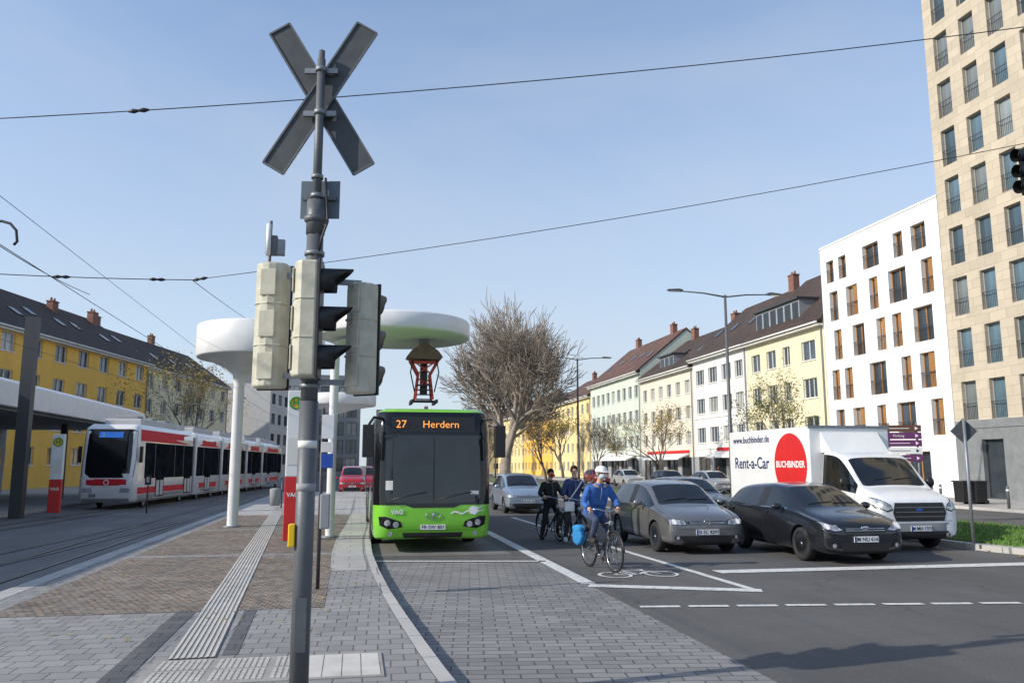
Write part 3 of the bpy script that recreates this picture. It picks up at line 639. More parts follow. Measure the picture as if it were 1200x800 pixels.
    zs=[b for a,b in grille];xs_=[a for a,b in grille];nb_=3 if not van else 4
    for k in range(1,nb_):
        z=min(zs)+(max(zs)-min(zs))*k/nb_;addp(bv,rect(min(xs_)*.92,max(xs_)*.92,z-.005,z+.005),'F','grille_bar',M['chrome'] if not van else M['greyw'],g_,.014,rings=1,sub=8)
    if intake:
        addp(bv,intake,'F','lower_intake',M['black'],t,.007)
        for sx in(-1,1):
            addp(bv,disc(sx*.66,.36,.085,.05),'F','fog_recess',M['black'],t,.008,rings=2,sub=1);addp(bv,disc(sx*.66,.36,.04),'F','fog_light',M['lamp'],t,.014,rings=2,sub=1)
    addp(bv,rect(-.8,.8,.53 if not van else .66,.537 if not van else .668),'F','bumper_seam',M['groove'],bo,.004,rings=1,sub=10)
    for sx in(-1,1):
        pts=[]
        for k in range(7):
            h_=bv.ray_cast(Vector((sx*(st[2][5]+.06),st[1][0]+.08+(st[win[0]][0]-st[1][0])*k/6,9)),Vector((0,0,-1)))[0]
            if h_: pts.append(h_+Vector((0,0,.001)))
        if len(pts)>2: MB().tube(pts,.004,4).build('bonnet_seam',M['groove'],bo)
    y0=bv.ray_cast(Vector((0,-9,plate[1])),Vector((0,1,0)))[0].y
    pl_=MB().box(-.26,.26,y0-.03,y0-.012,plate[1]-.055,plate[1]+.055).build('licence_plate',M['white'],t,bevel=.004)
    text('plate_lettering',plate[0],.105,M['black'],pl_,(.02,y0-.033,plate[1]),ext=.001,bold=.001)
    MB().box(-.258,-.22,y0-.033,y0-.031,plate[1]-.053,plate[1]+.053).build('plate_band',M['blue'],pl_)
    zc=max(zs)-.02 if badge!='bar' else sum(zs)/len(zs)+.05
    hit=bv.ray_cast(Vector((0,-9,zc)),Vector((0,1,0)))[0]
    if hit:
        b_=MB()
        if badge=='ring':
            b_.torus((0,hit.y-.014,zc),.065,.009,'y',20,6)
            for pts in(((-.05,.035),(-.02,-.045),(0,.0),(.02,-.045),(.05,.035)),((-.025,.05),(0,.005),(.025,.05))):
                for p_,q_ in zip(pts,pts[1:]): b_.bar((p_[0],hit.y-.016,zc+p_[1]),(q_[0],hit.y-.016,zc+q_[1]),.009,.009)
        else: b_.ell((0,hit.y-.008,zc),(.085,.012,.035))
        b_.build('badge',M['chrome'] if not van else M['blue'],t)
    for sx in(-1,1):
        wv=st[win[0]+1][2];m_=MB();k=1.7 if van else 1
        m_.ell((sx*(wv+.12),mirror_y,mirror_z+.04*k),(.11,.07,.075*k));m_.bar((sx*(wv-.08),mirror_y+.03,mirror_z),(sx*(wv+.08),mirror_y,mirror_z),.04,.03)
        m_.build('wing_mirror',paintm if not van else M['black'],t)
        ax='L' if sx<0 else 'R'
        yb=st[win[0]][0]
        ys=[yb+.12,py,st[win[1]-1][0]-.1] if not van else [yb+.1,st[pil][0]]
        for yy in ys:
            zb_=st[pil][1]+.12;addp(bv,rect(yy-.006,yy+.006,zb_,st[pil][3]),ax,'door_seam',M['groove'],bo,.003,rings=1,sub=8)
        for yy in ys[1:]:
            addp(bv,rect(yy-.22,yy-.06,st[pil][3]-.12,st[pil][3]-.085),ax,'door_handle',paintm if not van else M['black'],bo,.022,rings=2,sub=2)
        addp(bv,rect(yb+.1,st[win[1]-1][0],st[1][1]+.03,st[1][1]+.09),ax,'sill_trim',M['black'],bo,.004,rings=1,sub=10)
        addp(bv,rect(yb+.35,st[win[1]-1][0]-.05,st[pil][3]+.0,st[pil][3]+.022),ax,'window_trim',M['black'] if van else M['chrome'],bo,.006,rings=1,sub=10)
    wp=MB()
    for x0,x1 in((-.5,.05),(0.05,.55)):
        pts=[]
        for k in range(6):
            u=x0+(x1-x0)*k/5;v=st[win[0]][0]+.12+.05*k/5
            h_=bv.ray_cast(Vector((u,v,9)),Vector((0,0,-1)))[0]
            if h_: pts.append(h_+Vector((0,0,.012)))
        if len(pts)>1: wp.tube(pts,.008,4)
    wp.build('wiper',M['black'],t)
    return t,bv
golf=[(0,.25,.76,.60,.66,.60),(.05,.19,.84,.69,.73,.66),(.28,.18,.89,.80,.84,.71),(.75,.18,.90,.89,.93,.73),(1.05,.18,.905,.94,.99,.74),(1.74,.18,.905,.97,1.43,.645),(2.30,.18,.905,.98,1.50,.65),(2.42,.18,.905,.98,1.505,.65),(3.40,.18,.905,1.0,1.49,.635),(3.98,.22,.885,1.03,1.40,.61),(4.16,.26,.86,.97,1.04,.70),(4.2,.34,.80,.74,.82,.66)]
HLg=[(.44,.625),(.62,.61),(.83,.63),(.85,.745),(.68,.75),(.48,.715)]
GRg=[(-.42,.625),(.42,.625),(.44,.695),(-.44,.695)]
INg=[(-.54,.27),(.54,.27),(.60,.40),(-.60,.40)]
car('silver grey metallic hatchback waiting behind the cyclists',(7.45,16.8,0),golf,paint('greymetal',(.20,.20,.205),.55,.3),(.83,3.43),.325,('SI SC 8297',.475),HLg,GRg,(4,10),6,intake=INg,group='cars waiting at the stop line')
kia=[(0,.25,.74,.58,.66,.56),(.06,.18,.85,.71,.76,.64),(.33,.17,.90,.83,.87,.70),(.8,.17,.905,.91,.95,.73),(1.02,.17,.91,.96,1.01,.74),(1.82,.17,.91,.98,1.43,.63),(2.35,.17,.91,.99,1.49,.63),(2.47,.17,.91,1.0,1.495,.63),(3.5,.17,.91,1.03,1.46,.61),(4.1,.21,.885,1.06,1.36,.59),(4.30,.27,.86,.96,1.05,.67),(4.35,.34,.78,.76,.84,.62)]
HLk=[(.44,.635),(.62,.61),(.83,.67),(.88,.82),(.76,.79),(.56,.71)]
GRk=[(-.42,.60),(.42,.60),(.45,.67),(.25,.71),(-.25,.71),(-.45,.67)]
INk=[(-.46,.25),(.46,.25),(.56,.42),(-.56,.42)]
car('black hatchback at the stop line in front of the white rental van',(9.72,14.6,0),kia,paint('darkblue',(.016,.018,.024),.3,.25),(.86,3.5),.33,('EM NU 6162',.475),HLk,GRk,(4,10),6,intake=INk,group='cars waiting at the stop line',badge='oval')
car('dark estate car half hidden behind the grey hatchback',(10.7,23.6,0),kia,paint('darkcar',(.05,.06,.07),.4,.3),(.86,3.5),.33,('FR KL 318',.475),HLk,GRk,(4,10),6,intake=INk,group='cars waiting at the stop line',badge='oval')
car('small silver blue car further back beside the green bus',(6.75,32.0,0),[(a,b,c*.95,d,e+.03,f*.95) for a,b,c,d,e,f in golf],paint('silverblue',(.38,.46,.55),.6,.3),(.83,3.43),.31,('FR DX 20',.475),HLg,GRg,(4,10),6,intake=INg,group='cars waiting at the stop line')
car('small tall red car far behind the bus beside the platform end',(-.1,57,0),[(a,b,c*.98,d*1.12,e*1.2,f*.98) for a,b,c,d,e,f in golf],paint('redcar',(.50,.02,.03),.2,.3),(.83,3.43),.31,('FR M 72',.475),HLg,GRg,(4,10),6,intake=INg)
for i,(x,y,c,lb) in enumerate([(24.5,52,(.35,.36,.38),'silver car parked along the far kerb nearest the lamp'),(24.5,60,(.03,.035,.05),'dark car parked along the far kerb'),(24.5,70,(.5,.5,.5),'pale car parked along the far kerb'),(24.5,80,(.25,.02,.02),'dark red car parked along the far kerb'),(7,70,(.2,.2,.22),'distant grey car driving in the lane beyond the bus'),(10.5,88,(.5,.5,.52),'distant white car driving in the outer lane')]):
    car(lb,(x,y,0),golf,paint('farpaint',c,.3,.3),(.83,3.43),.31,('FR',.475),HLg,GRg,(4,10),6,intake=None,group='distant cars on the street')
# ---------------------------------------------------------------- box van
van=[(0,.34,.88,.82,1.0,.76),(.04,.27,.97,.98,1.10,.84),(.25,.25,1.0,1.13,1.23,.87),(.55,.25,1.01,1.19,1.31,.88),(.80,.25,1.01,1.24,1.38,.88),(1.42,.25,1.01,1.29,2.06,.85),(1.75,.25,1.01,1.30,2.20,.85),(2.15,.25,1.01,1.30,2.23,.85),(2.25,.25,1.01,1.30,2.23,.85),(2.35,.28,1.0,1.29,2.18,.83)]
vt,vb=car('white box rental van with red circle on its side',(12.35,16.5,0),van,paint('vanwhite',(.78,.79,.80)),(.95,),.36,('M MH 7377',.50),[(.66,.90),(.80,.86),(.97,.94),(1.0,1.18),(.90,1.15),(.70,1.02)],[(-.60,.66),(.60,.66),(.66,.84),(.60,1.06),(-.60,1.06),(-.66,.84)],(4,8),7,intake=[(-.66,.30),(.66,.30),(.70,.44),(-.70,.44)],cat='van',badge='bar',mirror_y=1.08,mirror_z=1.42,van=True,name='delivery_van')
addp(vb,rect(-.95,.95,.30,.62),'F','lower_bumper',M['greyw'],vt,.003,rings=3,sub=8)
BX=1.12;BT=2.86
b=MB();b.box(-BX,BX,2.5,7.0,.75,BT);bo=b.build('cargo_box',M['buswhite'],vt,bevel=.03)
b=MB();b.box(-BX-.015,-BX+.03,2.49,7.01,.73,.80);b.box(BX-.03,BX+.015,2.49,7.01,.73,.80)
for y in(2.5,7.0): b.box(-BX-.012,BX+.012,y-.02,y+.02,BT-.05,BT+.02)
b.build('box_edge_trim',M['galv'],vt)
MB().box(-.7,.7,2.2,6.9,.42,.7).build('chassis',M['black'],vt);MB().box(-1.0,-.97,2.9,4.4,.38,.62).build('side_guard',M['galv'],vt)
MB().prism([(2.05,2.2),(2.5,2.72),(2.5,2.2)],'x',-.8,.8).build('wind_deflector',M['buswhite'],vt)
for sx in(-1,1): wheel(vt,sx*.9,5.3,.35,.2,sx,6)
rc=MB();rc.lathe([(.82,0),(.82,.002)],48,(-BX-.006,3.46,1.90),0,'x');rc.build('red_disc',M['red'],bo)
text('box_lettering','BUCHBINDER',.235,M['white'],bo,(-BX-.012,3.46,1.90),LEFT,bold=.006)
text('box_lettering','Rent-a-Car',.46,M['navy'],bo,(-BX-.006,5.62,1.93),LEFT,bold=.004)
text('box_lettering','www.buchbinder.de',.27,M['navy'],bo,(-BX-.006,5.62,2.60),LEFT,bold=.003)
# ---------------------------------------------------------------- vertical loft bodies
def vloft(rings,n=6,mf=None,caps=True):
    mb=MB();K=0
    for (z,y0,y1,hw,rf,rr) in rings:
        pts=[]
        for cx,cy,r,a0 in((hw-rf,y0+rf,rf,-90),(hw-rr,y1-rr,rr,0),(-hw+rr,y1-rr,rr,90),(-hw+rf,y0+rf,rf,180)):
            for k in range(n+1): a=R(a0+90*k/n);pts.append((cx+r*math.cos(a),cy+r*math.sin(a),z))
        K=len(pts);mb.add(pts,[])
    for i in range(len(rings)-1):
        for j in range(K): mb.f.append([i*K+j,i*K+(j+1)%K,(i+1)*K+(j+1)%K,(i+1)*K+j]);mb.m.append(0);mb.s.append(True)
    if caps:
        mb.f.append(list(range(K)));mb.m.append(0);mb.s.append(False);mb.f.append([(len(rings)-1)*K+j for j in range(K)]);mb.m.append(0);mb.s.append(False)
    return mb
# ---------------------------------------------------------------- bus
bt=thing('city_bus','green and black electric city bus showing 27 Herdern on its display','bus',(1.72,18.2,0))
BR=[(.30,.10,11.95,1.22,.34,.15),(.36,.04,12,1.27,.36,.2),(.7,0,12,1.29,.36,.2),(1.03,.01,12,1.29,.36,.2),(1.9,.07,12,1.29,.34,.2),(2.6,.13,12,1.28,.34,.2),(3.0,.19,12,1.25,.36,.2),(3.08,.25,11.97,1.21,.38,.2),(3.14,.42,11.8,1.1,.35,.2)]
bb=vloft(BR,8).build('body',M['busgreen'],bt);bv=bvh_of(bb)
bb.data.set_sharp_from_angle(angle=R(60))
up=[(z,a-.006,b_+.006,w_+.006,r_,q_) for z,a,b_,w_,r_,q_ in BR[3:8]]
up[-1]=(3.06,.225,11.985,1.229,.375,.2)
vloft(up,8,caps=False).build('glazed_upper_body',M['blackgl'],bt)
wsn=addp(bv,[(-1.14,1.10),(-.5,1.06),(.5,1.06),(1.14,1.10),(1.16,1.3),(1.15,2.5),(1.0,2.54),(-1.0,2.54),(-1.15,2.5),(-1.16,1.3)],'F','windscreen',M['cglass'],bt,.012,rings=8,sub=4)
MB().bar((0.01,-.006,1.1),(.01,.110,2.5),.02,.01).build('centre_seal',M['groove'],wsn)
dp=addp(bv,rect(-.92,.92,2.60,2.95),'F','destination_display',M['black'],bt,.015,rings=4,sub=4)
text('display_text','27',.24,M['orange'],dp,(-.72,.110,2.775),(R(84),0,0),bold=-.001)
text('display_text','Herdern',.225,M['orange'],dp,(.16,.110,2.775),(R(84),0,0),bold=-.001,sx=1.05)
addp(bv,[(-.62,.33),(.62,.33),(.66,.44),(-.66,.44)],'F','lower_grille',M['black'],bt,.005)
addp(bv,rect(-1.15,1.15,.30,.345),'F','bumper_lip',M['black'],bt,.006,rings=1,sub=8)
addp(bv,rect(-1.12,1.12,.485,.493),'F','seam_line',M['groove'],bt,.004,rings=1,sub=10)
addp(bv,[(-.45,.97),(.45,.97),(.62,1.035),(-.62,1.035)],'F','lower_screen_edge',M['blackgl'],bt,.008,rings=2)
for sx in(-1,1):
    h_=addp(bv,[(sx*.66,.56),(sx*.96,.52),(sx*1.14,.60),(sx*1.17,.78),(sx*1.02,.79),(sx*.70,.68)],'F','headlight',M['blackgl'],bt,.008)
    addp(bv,disc(sx*.80,.62,.065),'F','bulb',M['lamp'],h_,.016,rings=2,sub=1);addp(bv,disc(sx*.98,.655,.065),'F','bulb',M['lamp'],h_,.016,rings=2,sub=1)
    addp(bv,disc(sx*.92,.42,.05),'F','fog_light',M['lamp'],bt,.008,rings=2,sub=1)
pl_=MB().box(-.27,.27,-.03,-.008,.50,.61).build('licence_plate',M['white'],bt,bevel=.004);text('plate_lettering','FR·SW 801',.11,M['black'],pl_,(0,-.032,.555),ext=.001,bold=.001)
text('side_lettering','VAG',.13,M['white'],bt,(-.78,-.01,.88),bold=.005)
lg=MB();lg.torus((0,-.012,.8),.1,.008,'y',24,6);lg.ell((0,-.01,.8),(.02,.008,.09))
o=lg.build('badge',M['chrome'],bt);o.scale=(1.6,1,.75);o.location=(0,0,.20)
lo=MB()
for ol in ([(.80,.84),(.92,.81),(1.0,.88),(.98,.98),(.86,1.0),(.78,.95)],[(.99,.94),(1.10,.98),(1.10,1.0),(.98,.97)],[(1.0,.87),(1.11,.90),(1.11,.925),(1.0,.90)]):
    q=pp(bv,ol,'F',.010,2,2);lo.add(q.v,q.f)
pts=[(.80,.91),(.72,.88),(.66,.84),(.60,.84),(.54,.87),(.46,.88),(.38,.84)]
for a,b in zip(pts,pts[1:]): q=pp(bv,[(a[0],a[1]-.018),(b[0],b[1]-.018),(b[0],b[1]+.018),(a[0],a[1]+.018)],'F',.010,1,3);lo.add(q.v,q.f)
lo.build('plug_logo',M['white'],bt)
for sx in(-1,1):
    m_=MB();m_.tube([(sx*1.12,.25,2.9),(sx*1.32,.0,2.92),(sx*1.43,-.14,2.75)],.035,6);m_.box(sx*1.44-.12,sx*1.44+.12,-.24,-.08,2.05,2.75);m_.build('wing_mirror',M['black'],bt,bevel=.05)
    ax='L' if sx<0 else 'R'
    for y in(.6,5.2,9.3) if sx<0 else ():
        d_=addp(bv,rect(y,y+1.2,.42,2.6),ax,'door',M['cglass'],bt,.014,rings=3,sub=4);addp(bv,rect(y+.58,y+.62,.42,2.6),ax,'door_seal',M['groove'],d_,.02,rings=1,sub=6)
    for k in range(6): addp(bv,rect(2.0+k*1.6,3.5+k*1.6,1.35,2.5),ax,'side_window',M['cglass'],bt,.012,rings=1,sub=3)
    for wy in(2.75,8.75):
        addp(bv,disc(wy,.5,.6,n=20),ax,'wheel_arch',M['groove'],bt,.004,rings=2,sub=1);wheel(bt,sx*1.15,wy,.48,.3,sx,8,M['galv'])
b=MB();b.box(-1.0,1.0,3.6,11,3.10,3.36);b.build('battery_cover',M['black'],bt,bevel=.08)
b=MB();b.box(-.6,.6,2.0,3.4,3.12,3.24);b.build('contact_rails',M['black'],bt,bevel=.02)
b=MB()
for x0 in(-.95,.05): b.tube([(x0,-.03,1.13),(x0+.45,-.02,1.24),(x0+.8,-.01,1.30)],.012,5)
b.build('wiper',M['black'],bt)
for (a,b_,c_,d_,m_) in((-1.03,-.88,1.35,1.55,'offw'),(.82,1.0,1.25,1.33,'lgrey')): addp(bv,rect(a,b_,c_,d_),'F','notice',M[m_],wsn,.018,rings=1,sub=2)
# ---------------------------------------------------------------- tram
f0=G(122,597);tt=thing('tram','white tram with red roof stripe arriving at the station','tram',(f0.x,f0.y,0),R(-4.3))
tw_=1.17;TWP=paint('tramwhite',(.78,.77,.76));TR=mat('tramred',(.62,.025,.035),.6,0,.05,2,spec=.2)
secs=[(0,9.2,True),(9.8,15.4,False),(16,23,False),(23.6,29,False),(29.6,38.5,False)]
for (a,b,fr) in secs:
    if fr: Zr=[(.3,a+.15,b,1.08,.24,.08),(.45,a+.04,b,tw_,.26,.08),(1.2,a,b,tw_,.26,.08),(1.6,a+.05,b,tw_,.26,.08),(3.1,a+.22,b,tw_-.02,.26,.08),(3.5,a+.30,b,tw_-.05,.24,.08),(3.68,a+.6,b,.98,.2,.08)]
    else: Zr=[(.3,a,b,1.1,.08,.08),(.45,a,b,tw_,.08,.08),(3.4,a,b,tw_,.08,.08),(3.58,a,b,tw_-.06,.08,.08),(3.68,a+.05,b-.05,.95,.08,.08)]
    so_=vloft(Zr).build('car_body',TWP,tt);so_.data.set_sharp_from_angle(angle=R(60));v_=bvh_of(so_)
    for ax in('R','L'):
        a2=a+(1.2 if fr else .1)
        addp(v_,rect(a2,b-.1,1.3,2.9),ax,'window_band',M['tglass'],so_,.004,rings=1,sub=8)
        addp(v_,rect(a+.55 if fr else a+.05,b-.05,2.95,3.46),ax,'red_band',TR,so_,.004,rings=1,sub=8)
        addp(v_,rect(a+.5 if fr else a+.05,b-.05,.33,.60),ax,'skirt',M['greyw'],so_,.004,rings=1,sub=8)
        addp(v_,rect(a+.4 if fr else a+.05,b-.05,.64,.92),ax,'red_line',TR,so_,.005,rings=1,sub=8)
        n_=int((b-a2)/1.5)
        for k in range(n_):
            q=a2+.1+k*(b-a2-.2)/n_
            if k%3==1: addp(v_,rect(q,q+1.25,.45,2.85),ax,'door',M['tglass'],so_,.012,rings=1,sub=2);addp(v_,rect(q+.1,q+.55,.5,1.2),ax,'door_panel',M['lgrey'],so_,.018,rings=1,sub=2);addp(v_,rect(q+.68,q+1.15,.5,1.2),ax,'door_panel',M['lgrey'],so_,.018,rings=1,sub=2)
            else: addp(v_,rect(q,q+1.3,1.36,2.75),ax,'side_window',M['tglass'],so_,.010,rings=1,sub=2);addp(v_,rect(q+1.33,q+1.37,1.3,2.85),ax,'window_post',M['greyw'],so_,.012,rings=1,sub=2)
    if fr:
        addp(v_,[(-1.07,1.35),(1.07,1.35),(1.11,2.2),(1.08,3.35),(.9,3.45),(-.9,3.45),(-1.08,3.35),(-1.11,2.2)],'F','windscreen',M['blackgl'],so_,.008,rings=6,sub=5)
        d_=addp(v_,rect(-.5,.5,3.08,3.32),'F','destination_display',M['ledblue'],so_,.016)
        text('display_text','3',.24,M['white'],d_,(-.3,.17,3.2),(R(84),0,0),bold=.004)
        addp(v_,[(-1.05,1.02),(1.05,1.02),(1.08,1.3),(-1.08,1.3)],'F','red_band',TR,so_,.006)
        for sx in(-1,1):
            addp(v_,[(sx*.55,.72),(sx*.95,.72),(sx*1.0,.9),(sx*.6,.92)],'F','headlight',M['lamp'],so_,.012)
            MB().box(sx*1.28-.06,sx*1.28+.06,.25,.37,2.0,2.7).build('wing_mirror',M['black'],so_)
        text('front_number','264',.2,M['black'],so_,(-.55,-.01,.60),ext=.01);addp(v_,rect(-.95,.95,.32,.48),'F','bumper',M['greyw'],so_,.01)
        lg=MB();lg.torus((0,-.02,1.15),.1,.02,'y',20,6);lg.build('badge',M['white'],so_)
    e=MB();e.box(-.8,.8,a+(1.6 if fr else .6),b-.6,3.66,3.98);e.build('roof_box',M['lgrey'],so_,bevel=.06)
    for k in range(3): MB().box(-.5,.5,a+2+k*(b-a-3)/3,a+2.7+k*(b-a-3)/3,3.98,4.12).build('roof_unit',M['greyw'],so_,bevel=.03)
    for k in range(2): 
        wy=a+(2 if fr else 1.2)+k*(b-a-(3.5 if fr else 2.4));wheel(tt,tw_-.25,wy,.3,.12,1,6,M['galv']);wheel(tt,-tw_+.25,wy,.3,.12,-1,6,M['galv'])
for a in(9.2,15.4,23,29): 
    e=MB()
    for k in range(6): e.box(-1.05+.03*(k%2),1.05-.03*(k%2),a+k*.1,a+.1+k*.1,.4,3.4)
    e.build('bellows',M['black'],tt)
e=MB();e.tube([(0,12,3.95),(0,13.4,4.7),(0,12.3,5.4)],.04,6);e.bar((-.8,12.3,5.43),(.8,12.3,5.43),.08,.05);e.build('pantograph',M['steel'],tt)
# ---------------------------------------------------------------- main signal pole
PX=D(350,800,6.6);P0=Vector((PX.x,PX.y,0))
st_=thing('traffic_light_pole','grey traffic light pole with beige signal heads and a crossed sign seen from behind','traffic light',(P0.x,P0.y,PZ))
def lz(py): return D(370,py,6.6).z-PZ
mb=MB();mb.tube([(0,0,0),(0,0,lz(470))],.074,20);mb.tube([(0,0,lz(470)),(0,0,lz(262))],.068,20);mb.tube([(0,0,lz(262)),(0,0,lz(70))],[.038,.034],16)
mb.tube([(0,0,lz(275)),(0,0,lz(236))],.076,20);mb.lathe([(.078,0),(.095,.02),(.095,.05),(.073,.06)],20,(0,0,lz(262)));mb.tube([(0,0,lz(100)),(0,0,lz(60))],.027,12)
mb.build('pole',M['steel'],st_)
for z in(lz(455),lz(445),lz(312),lz(300),lz(232),lz(210)): MB().tube([(0,0,z),(0,0,z+.035)],.082 if z<lz(260) else .05,16).build('clamp',M['galv'],st_)
MB().tube([(.03,-.06,lz(300)),(.06,-.08,lz(280)),(.1,-.07,lz(262)),(.07,-.04,lz(210))],.010,6).build('cable',M['black'],st_)
fw=math.cos(PS);ux=Vector((fw,-math.sin(PS),0));nn0=Vector((math.sin(PS),fw,0))
cz=(lz(110));cc=Vector((0,.07,cz))
def arm(ang,off):
    d=ux*math.sin(ang)+Vector((0,0,1))*math.cos(ang);s_=ux*math.cos(ang)-Vector((0,0,1))*math.sin(ang);nn=nn0
    c_=cc+nn*off;hl_,hw=.745,.10
    xs2=MB();A=[c_+d*a+s_*b+nn*e for e in(0,.008) for a,b in((-hl_,-hw),(-hl_,hw),(hl_,hw),(hl_,-hw))]
    xs2.add(A,[(0,1,2,3),(4,5,6,7),(0,1,5,4),(1,2,6,5),(2,3,7,6),(3,0,4,7)],0)
    r_=[c_+d*a+s_*b+nn*.010 for a,b in((-hl_+.02,-hw+.02),(-hl_+.02,hw-.02),(hl_-.02,hw-.02),(hl_-.02,-hw+.02))];xs2.add(r_,[(0,1,2,3)],1)
    o=xs2.build('crossing_board',[M['signback'],M['white']],st_,bevel=0)
    e=MB()
    for b in(-hw,hw): e.bar(c_+d*-hl_+s_*b,c_+d*hl_+s_*b,.016,.022,0,nn)
    for b in(-hl_,hl_): e.bar(c_+d*b-s_*hw,c_+d*b+s_*hw,.016,.022,0,nn)
    e.build('board_rim',M['steel'],o)
arm(R(31),0);arm(R(-31),.016)
for z in(lz(82),lz(132)):
    mb=MB();mb.bar(Vector((0,.03,z))-ux*.14,Vector((0,.03,z))+ux*.14,.03,.045);mb.tube([(0,0,z-.02),(0,0,z+.02)],.048,12);mb.build('bracket',M['galv'],st_)
mb=MB();c_=Vector((0,-.07,lz(231)))
A=[c_+ux*a+Vector((0,0,b))+nn0*e for e in(0,.01) for a,b in((-.165,-.165),(.165,-.165),(.165,.165),(-.165,.165))];mb.add(A,[(0,1,2,3),(4,5,6,7),(0,1,5,4),(1,2,6,5),(2,3,7,6),(3,0,4,7)])
mb.v=[tuple(Vector(v_)+nn0*.14) for v_ in mb.v]
o=mb.build('small_sign',mat('signblue',(.12,.155,.19),.5,0,.1,3),st_,bevel=.003)
MB().bar(c_+nn0*.11-ux*.14,c_+nn0*.11+ux*.14,.03,.03).build('sign_rail',M['steel'],o)
def head(loc,rz,zt,zb,wd=.27,dp=.17,vis=.2):
    h=zt-zb;mb=MB()
    mb.prism([(-wd/2,-dp/2),(wd/2,-dp/2),(wd/2,dp*.2),(wd/2-.03,dp*.42),(wd/2-.075,dp*.56),(0,dp*.62),(-wd/2+.075,dp*.56),(-wd/2+.03,dp*.42),(-wd/2,dp*.2)],'z',0,h)
    o=mb.build('signal_head',M['beige'],st_,bevel=.022,loc=(loc[0],loc[1],zb),rot=(0,0,rz))
    for k in(1,2): MB().prism([(-wd/2-.006,-dp/2+.02),(wd/2+.006,-dp/2+.02),(wd/2+.006,dp*.2),(wd/2-.02,dp*.46),(0,dp*.68),(-wd/2+.02,dp*.46),(-wd/2-.006,dp*.2)],'z',h*k/3-.007,h*k/3+.007).build('housing_rib',M['beige'],o,bevel=.003)
    for k in range(3): MB().box(-wd*.26,wd*.26,dp*.58,dp*.66,h*(k+.18)/3,h*(k+.82)/3).build('back_panel',M['beige'],o,bevel=.012)
    MB().box(-wd/2-.008,wd/2+.008,-dp/2-.022,-dp/2-.002,-.01,h+.01).build('front_plate',M['black'],o,bevel=.008)
    for k in range(3):
        z=h*(k+.5)/3;r=.108;v=MB();y0=-dp/2-.02;n_=24;vs=[]
        for t in range(n_+1):
            a=R(-50+280*t/n_);ln_=vis*(.45+.55*max(0,math.sin(a)));vs+=[(r*math.cos(a),y0,z+r*math.sin(a)),(r*.98*math.cos(a),y0-ln_,z+r*.98*math.sin(a)),((r-.006)*math.cos(a),y0,z+(r-.006)*math.sin(a)),((r-.008)*math.cos(a),y0-ln_,z+(r-.008)*math.sin(a))]
        fs=[]
        for t in range(n_): i=t*4;fs+=[(i,i+1,i+5,i+4),(i+2,i+3,i+7,i+6),(i+1,i+3,i+7,i+5)]
        v.add(vs,fs,0,True);v.build('visor',M['black'],o)
        l=MB();l.ell((0,y0,z),(.1,.03,.1));l.build('lens',M['lens'],o)
    return o
def lx(px,d=6.6): return (px-600)*d/935
def lp(px,dy=0):
    q=W(lx(px),6.6+dy,0);return q.x-P0.x,q.y-P0.y
head(lp(319,.05),R(180-14),lz(308),lz(454),.255,.18,.2)
head(lp(367,-.13),R(90-11+6),lz(312),lz(444),.24,.18,.25)
head(lp(422,.1),R(180-38),lz(330),lz(460),.24,.17,.18)
a=lp(319,.05);b=lp(422,.1)
for z in(lz(322),lz(440)):
    MB().bar((a[0],a[1],z),(0,0,z),.03,.045).build('bracket',M['galv'],st_);MB().bar((0,0,z-.05),(b[0],b[1],z-.05),.03,.045).build('bracket',M['galv'],st_)
q=lp(315,.02)
mb=MB();mb.tube([(q[0],q[1],lz(312)),(q[0],q[1],lz(258))],.014,8);mb.box(q[0]-.035,q[0]+.06,q[1]-.04,q[1]+.04,lz(298),lz(276));mb.build('detector',M['steel'],st_,bevel=.01)
MB().tube([(q[0]-.01,q[1]-.05,lz(300)),(q[0]-.01,q[1]-.05,lz(264))],.020,12).build('antenna',M['white'],st_)
MB().box(q[0]+.05,q[0]+.12,q[1]-.03,q[1]+.03,lz(298),lz(280)).build('camera_box',M['galv'],st_,bevel=.004)
mb=MB();mb.box(-.12,-.068,-.06,.03,lz(640),lz(613));mb.build('push_button',M['yellow'],st_,bevel=.01)
mb=MB();mb.box(-.045,.045,-.080,-.068,.35,.75);mb.build('access_door',M['steel'],st_,bevel=.003)
for z in(lz(575),lz(525)): MB().lathe([(.0755,0),(.0755,.06)],20,(0,0,z)).build('sticker',M['offw'] if z>lz(540) else M['greyw'],st_)
# ---------------------------------------------------------------- stele and platform furniture
def stele(p,h,w_,lb,rz=0):
    t=thing('stop_pillar',lb,'sign',p,rz,'red and white stop pillars')
    MB().box(-w_/2,w_/2,-.09,.09,h*.42,h).build('upper_panel',M['white'],t,bevel=.02);MB().box(-w_/2-.002,w_/2+.002,-.095,.095,0,h*.42-.003).build('lower_panel',M['red'],t,bevel=.02)
    d=MB();d.lathe([(w_*.36,-.10),(w_*.36,-.096)],28,(0,0,h-.3),0,'y');d.build('stop_disc',M['yellow'],t)
    d=MB();d.torus((0,-.102,h-.3),w_*.36,.02,'y',28,6);d.build('disc_ring',M['green'],t)
    text('stop_letter','H',w_*.55,M['green'],t,(0,-.106,h-.3),bold=.008);text('pillar_lettering','VAG',w_*.36,M['white'],t,(0,-.099,h*.3),bold=.004)
    MB().box(-w_*.4,w_*.4,-.1,-.093,h*.5,h*.68).build('timetable',M['offw'],t)
    return t
stele(G(341,633,PZ),3.55,.38,'tall red and white stop pillar with green H beside the signal pole')
p=D(64,584,31);stele(Vector((p.x,p.y,.14)),2.9,.42,'red and white stop pillar under the station canopy at the left')
p=G(372,690,PZ);t=thing('sign_post','thin dark sign post with small white and blue panels behind the signal pole','sign',p)
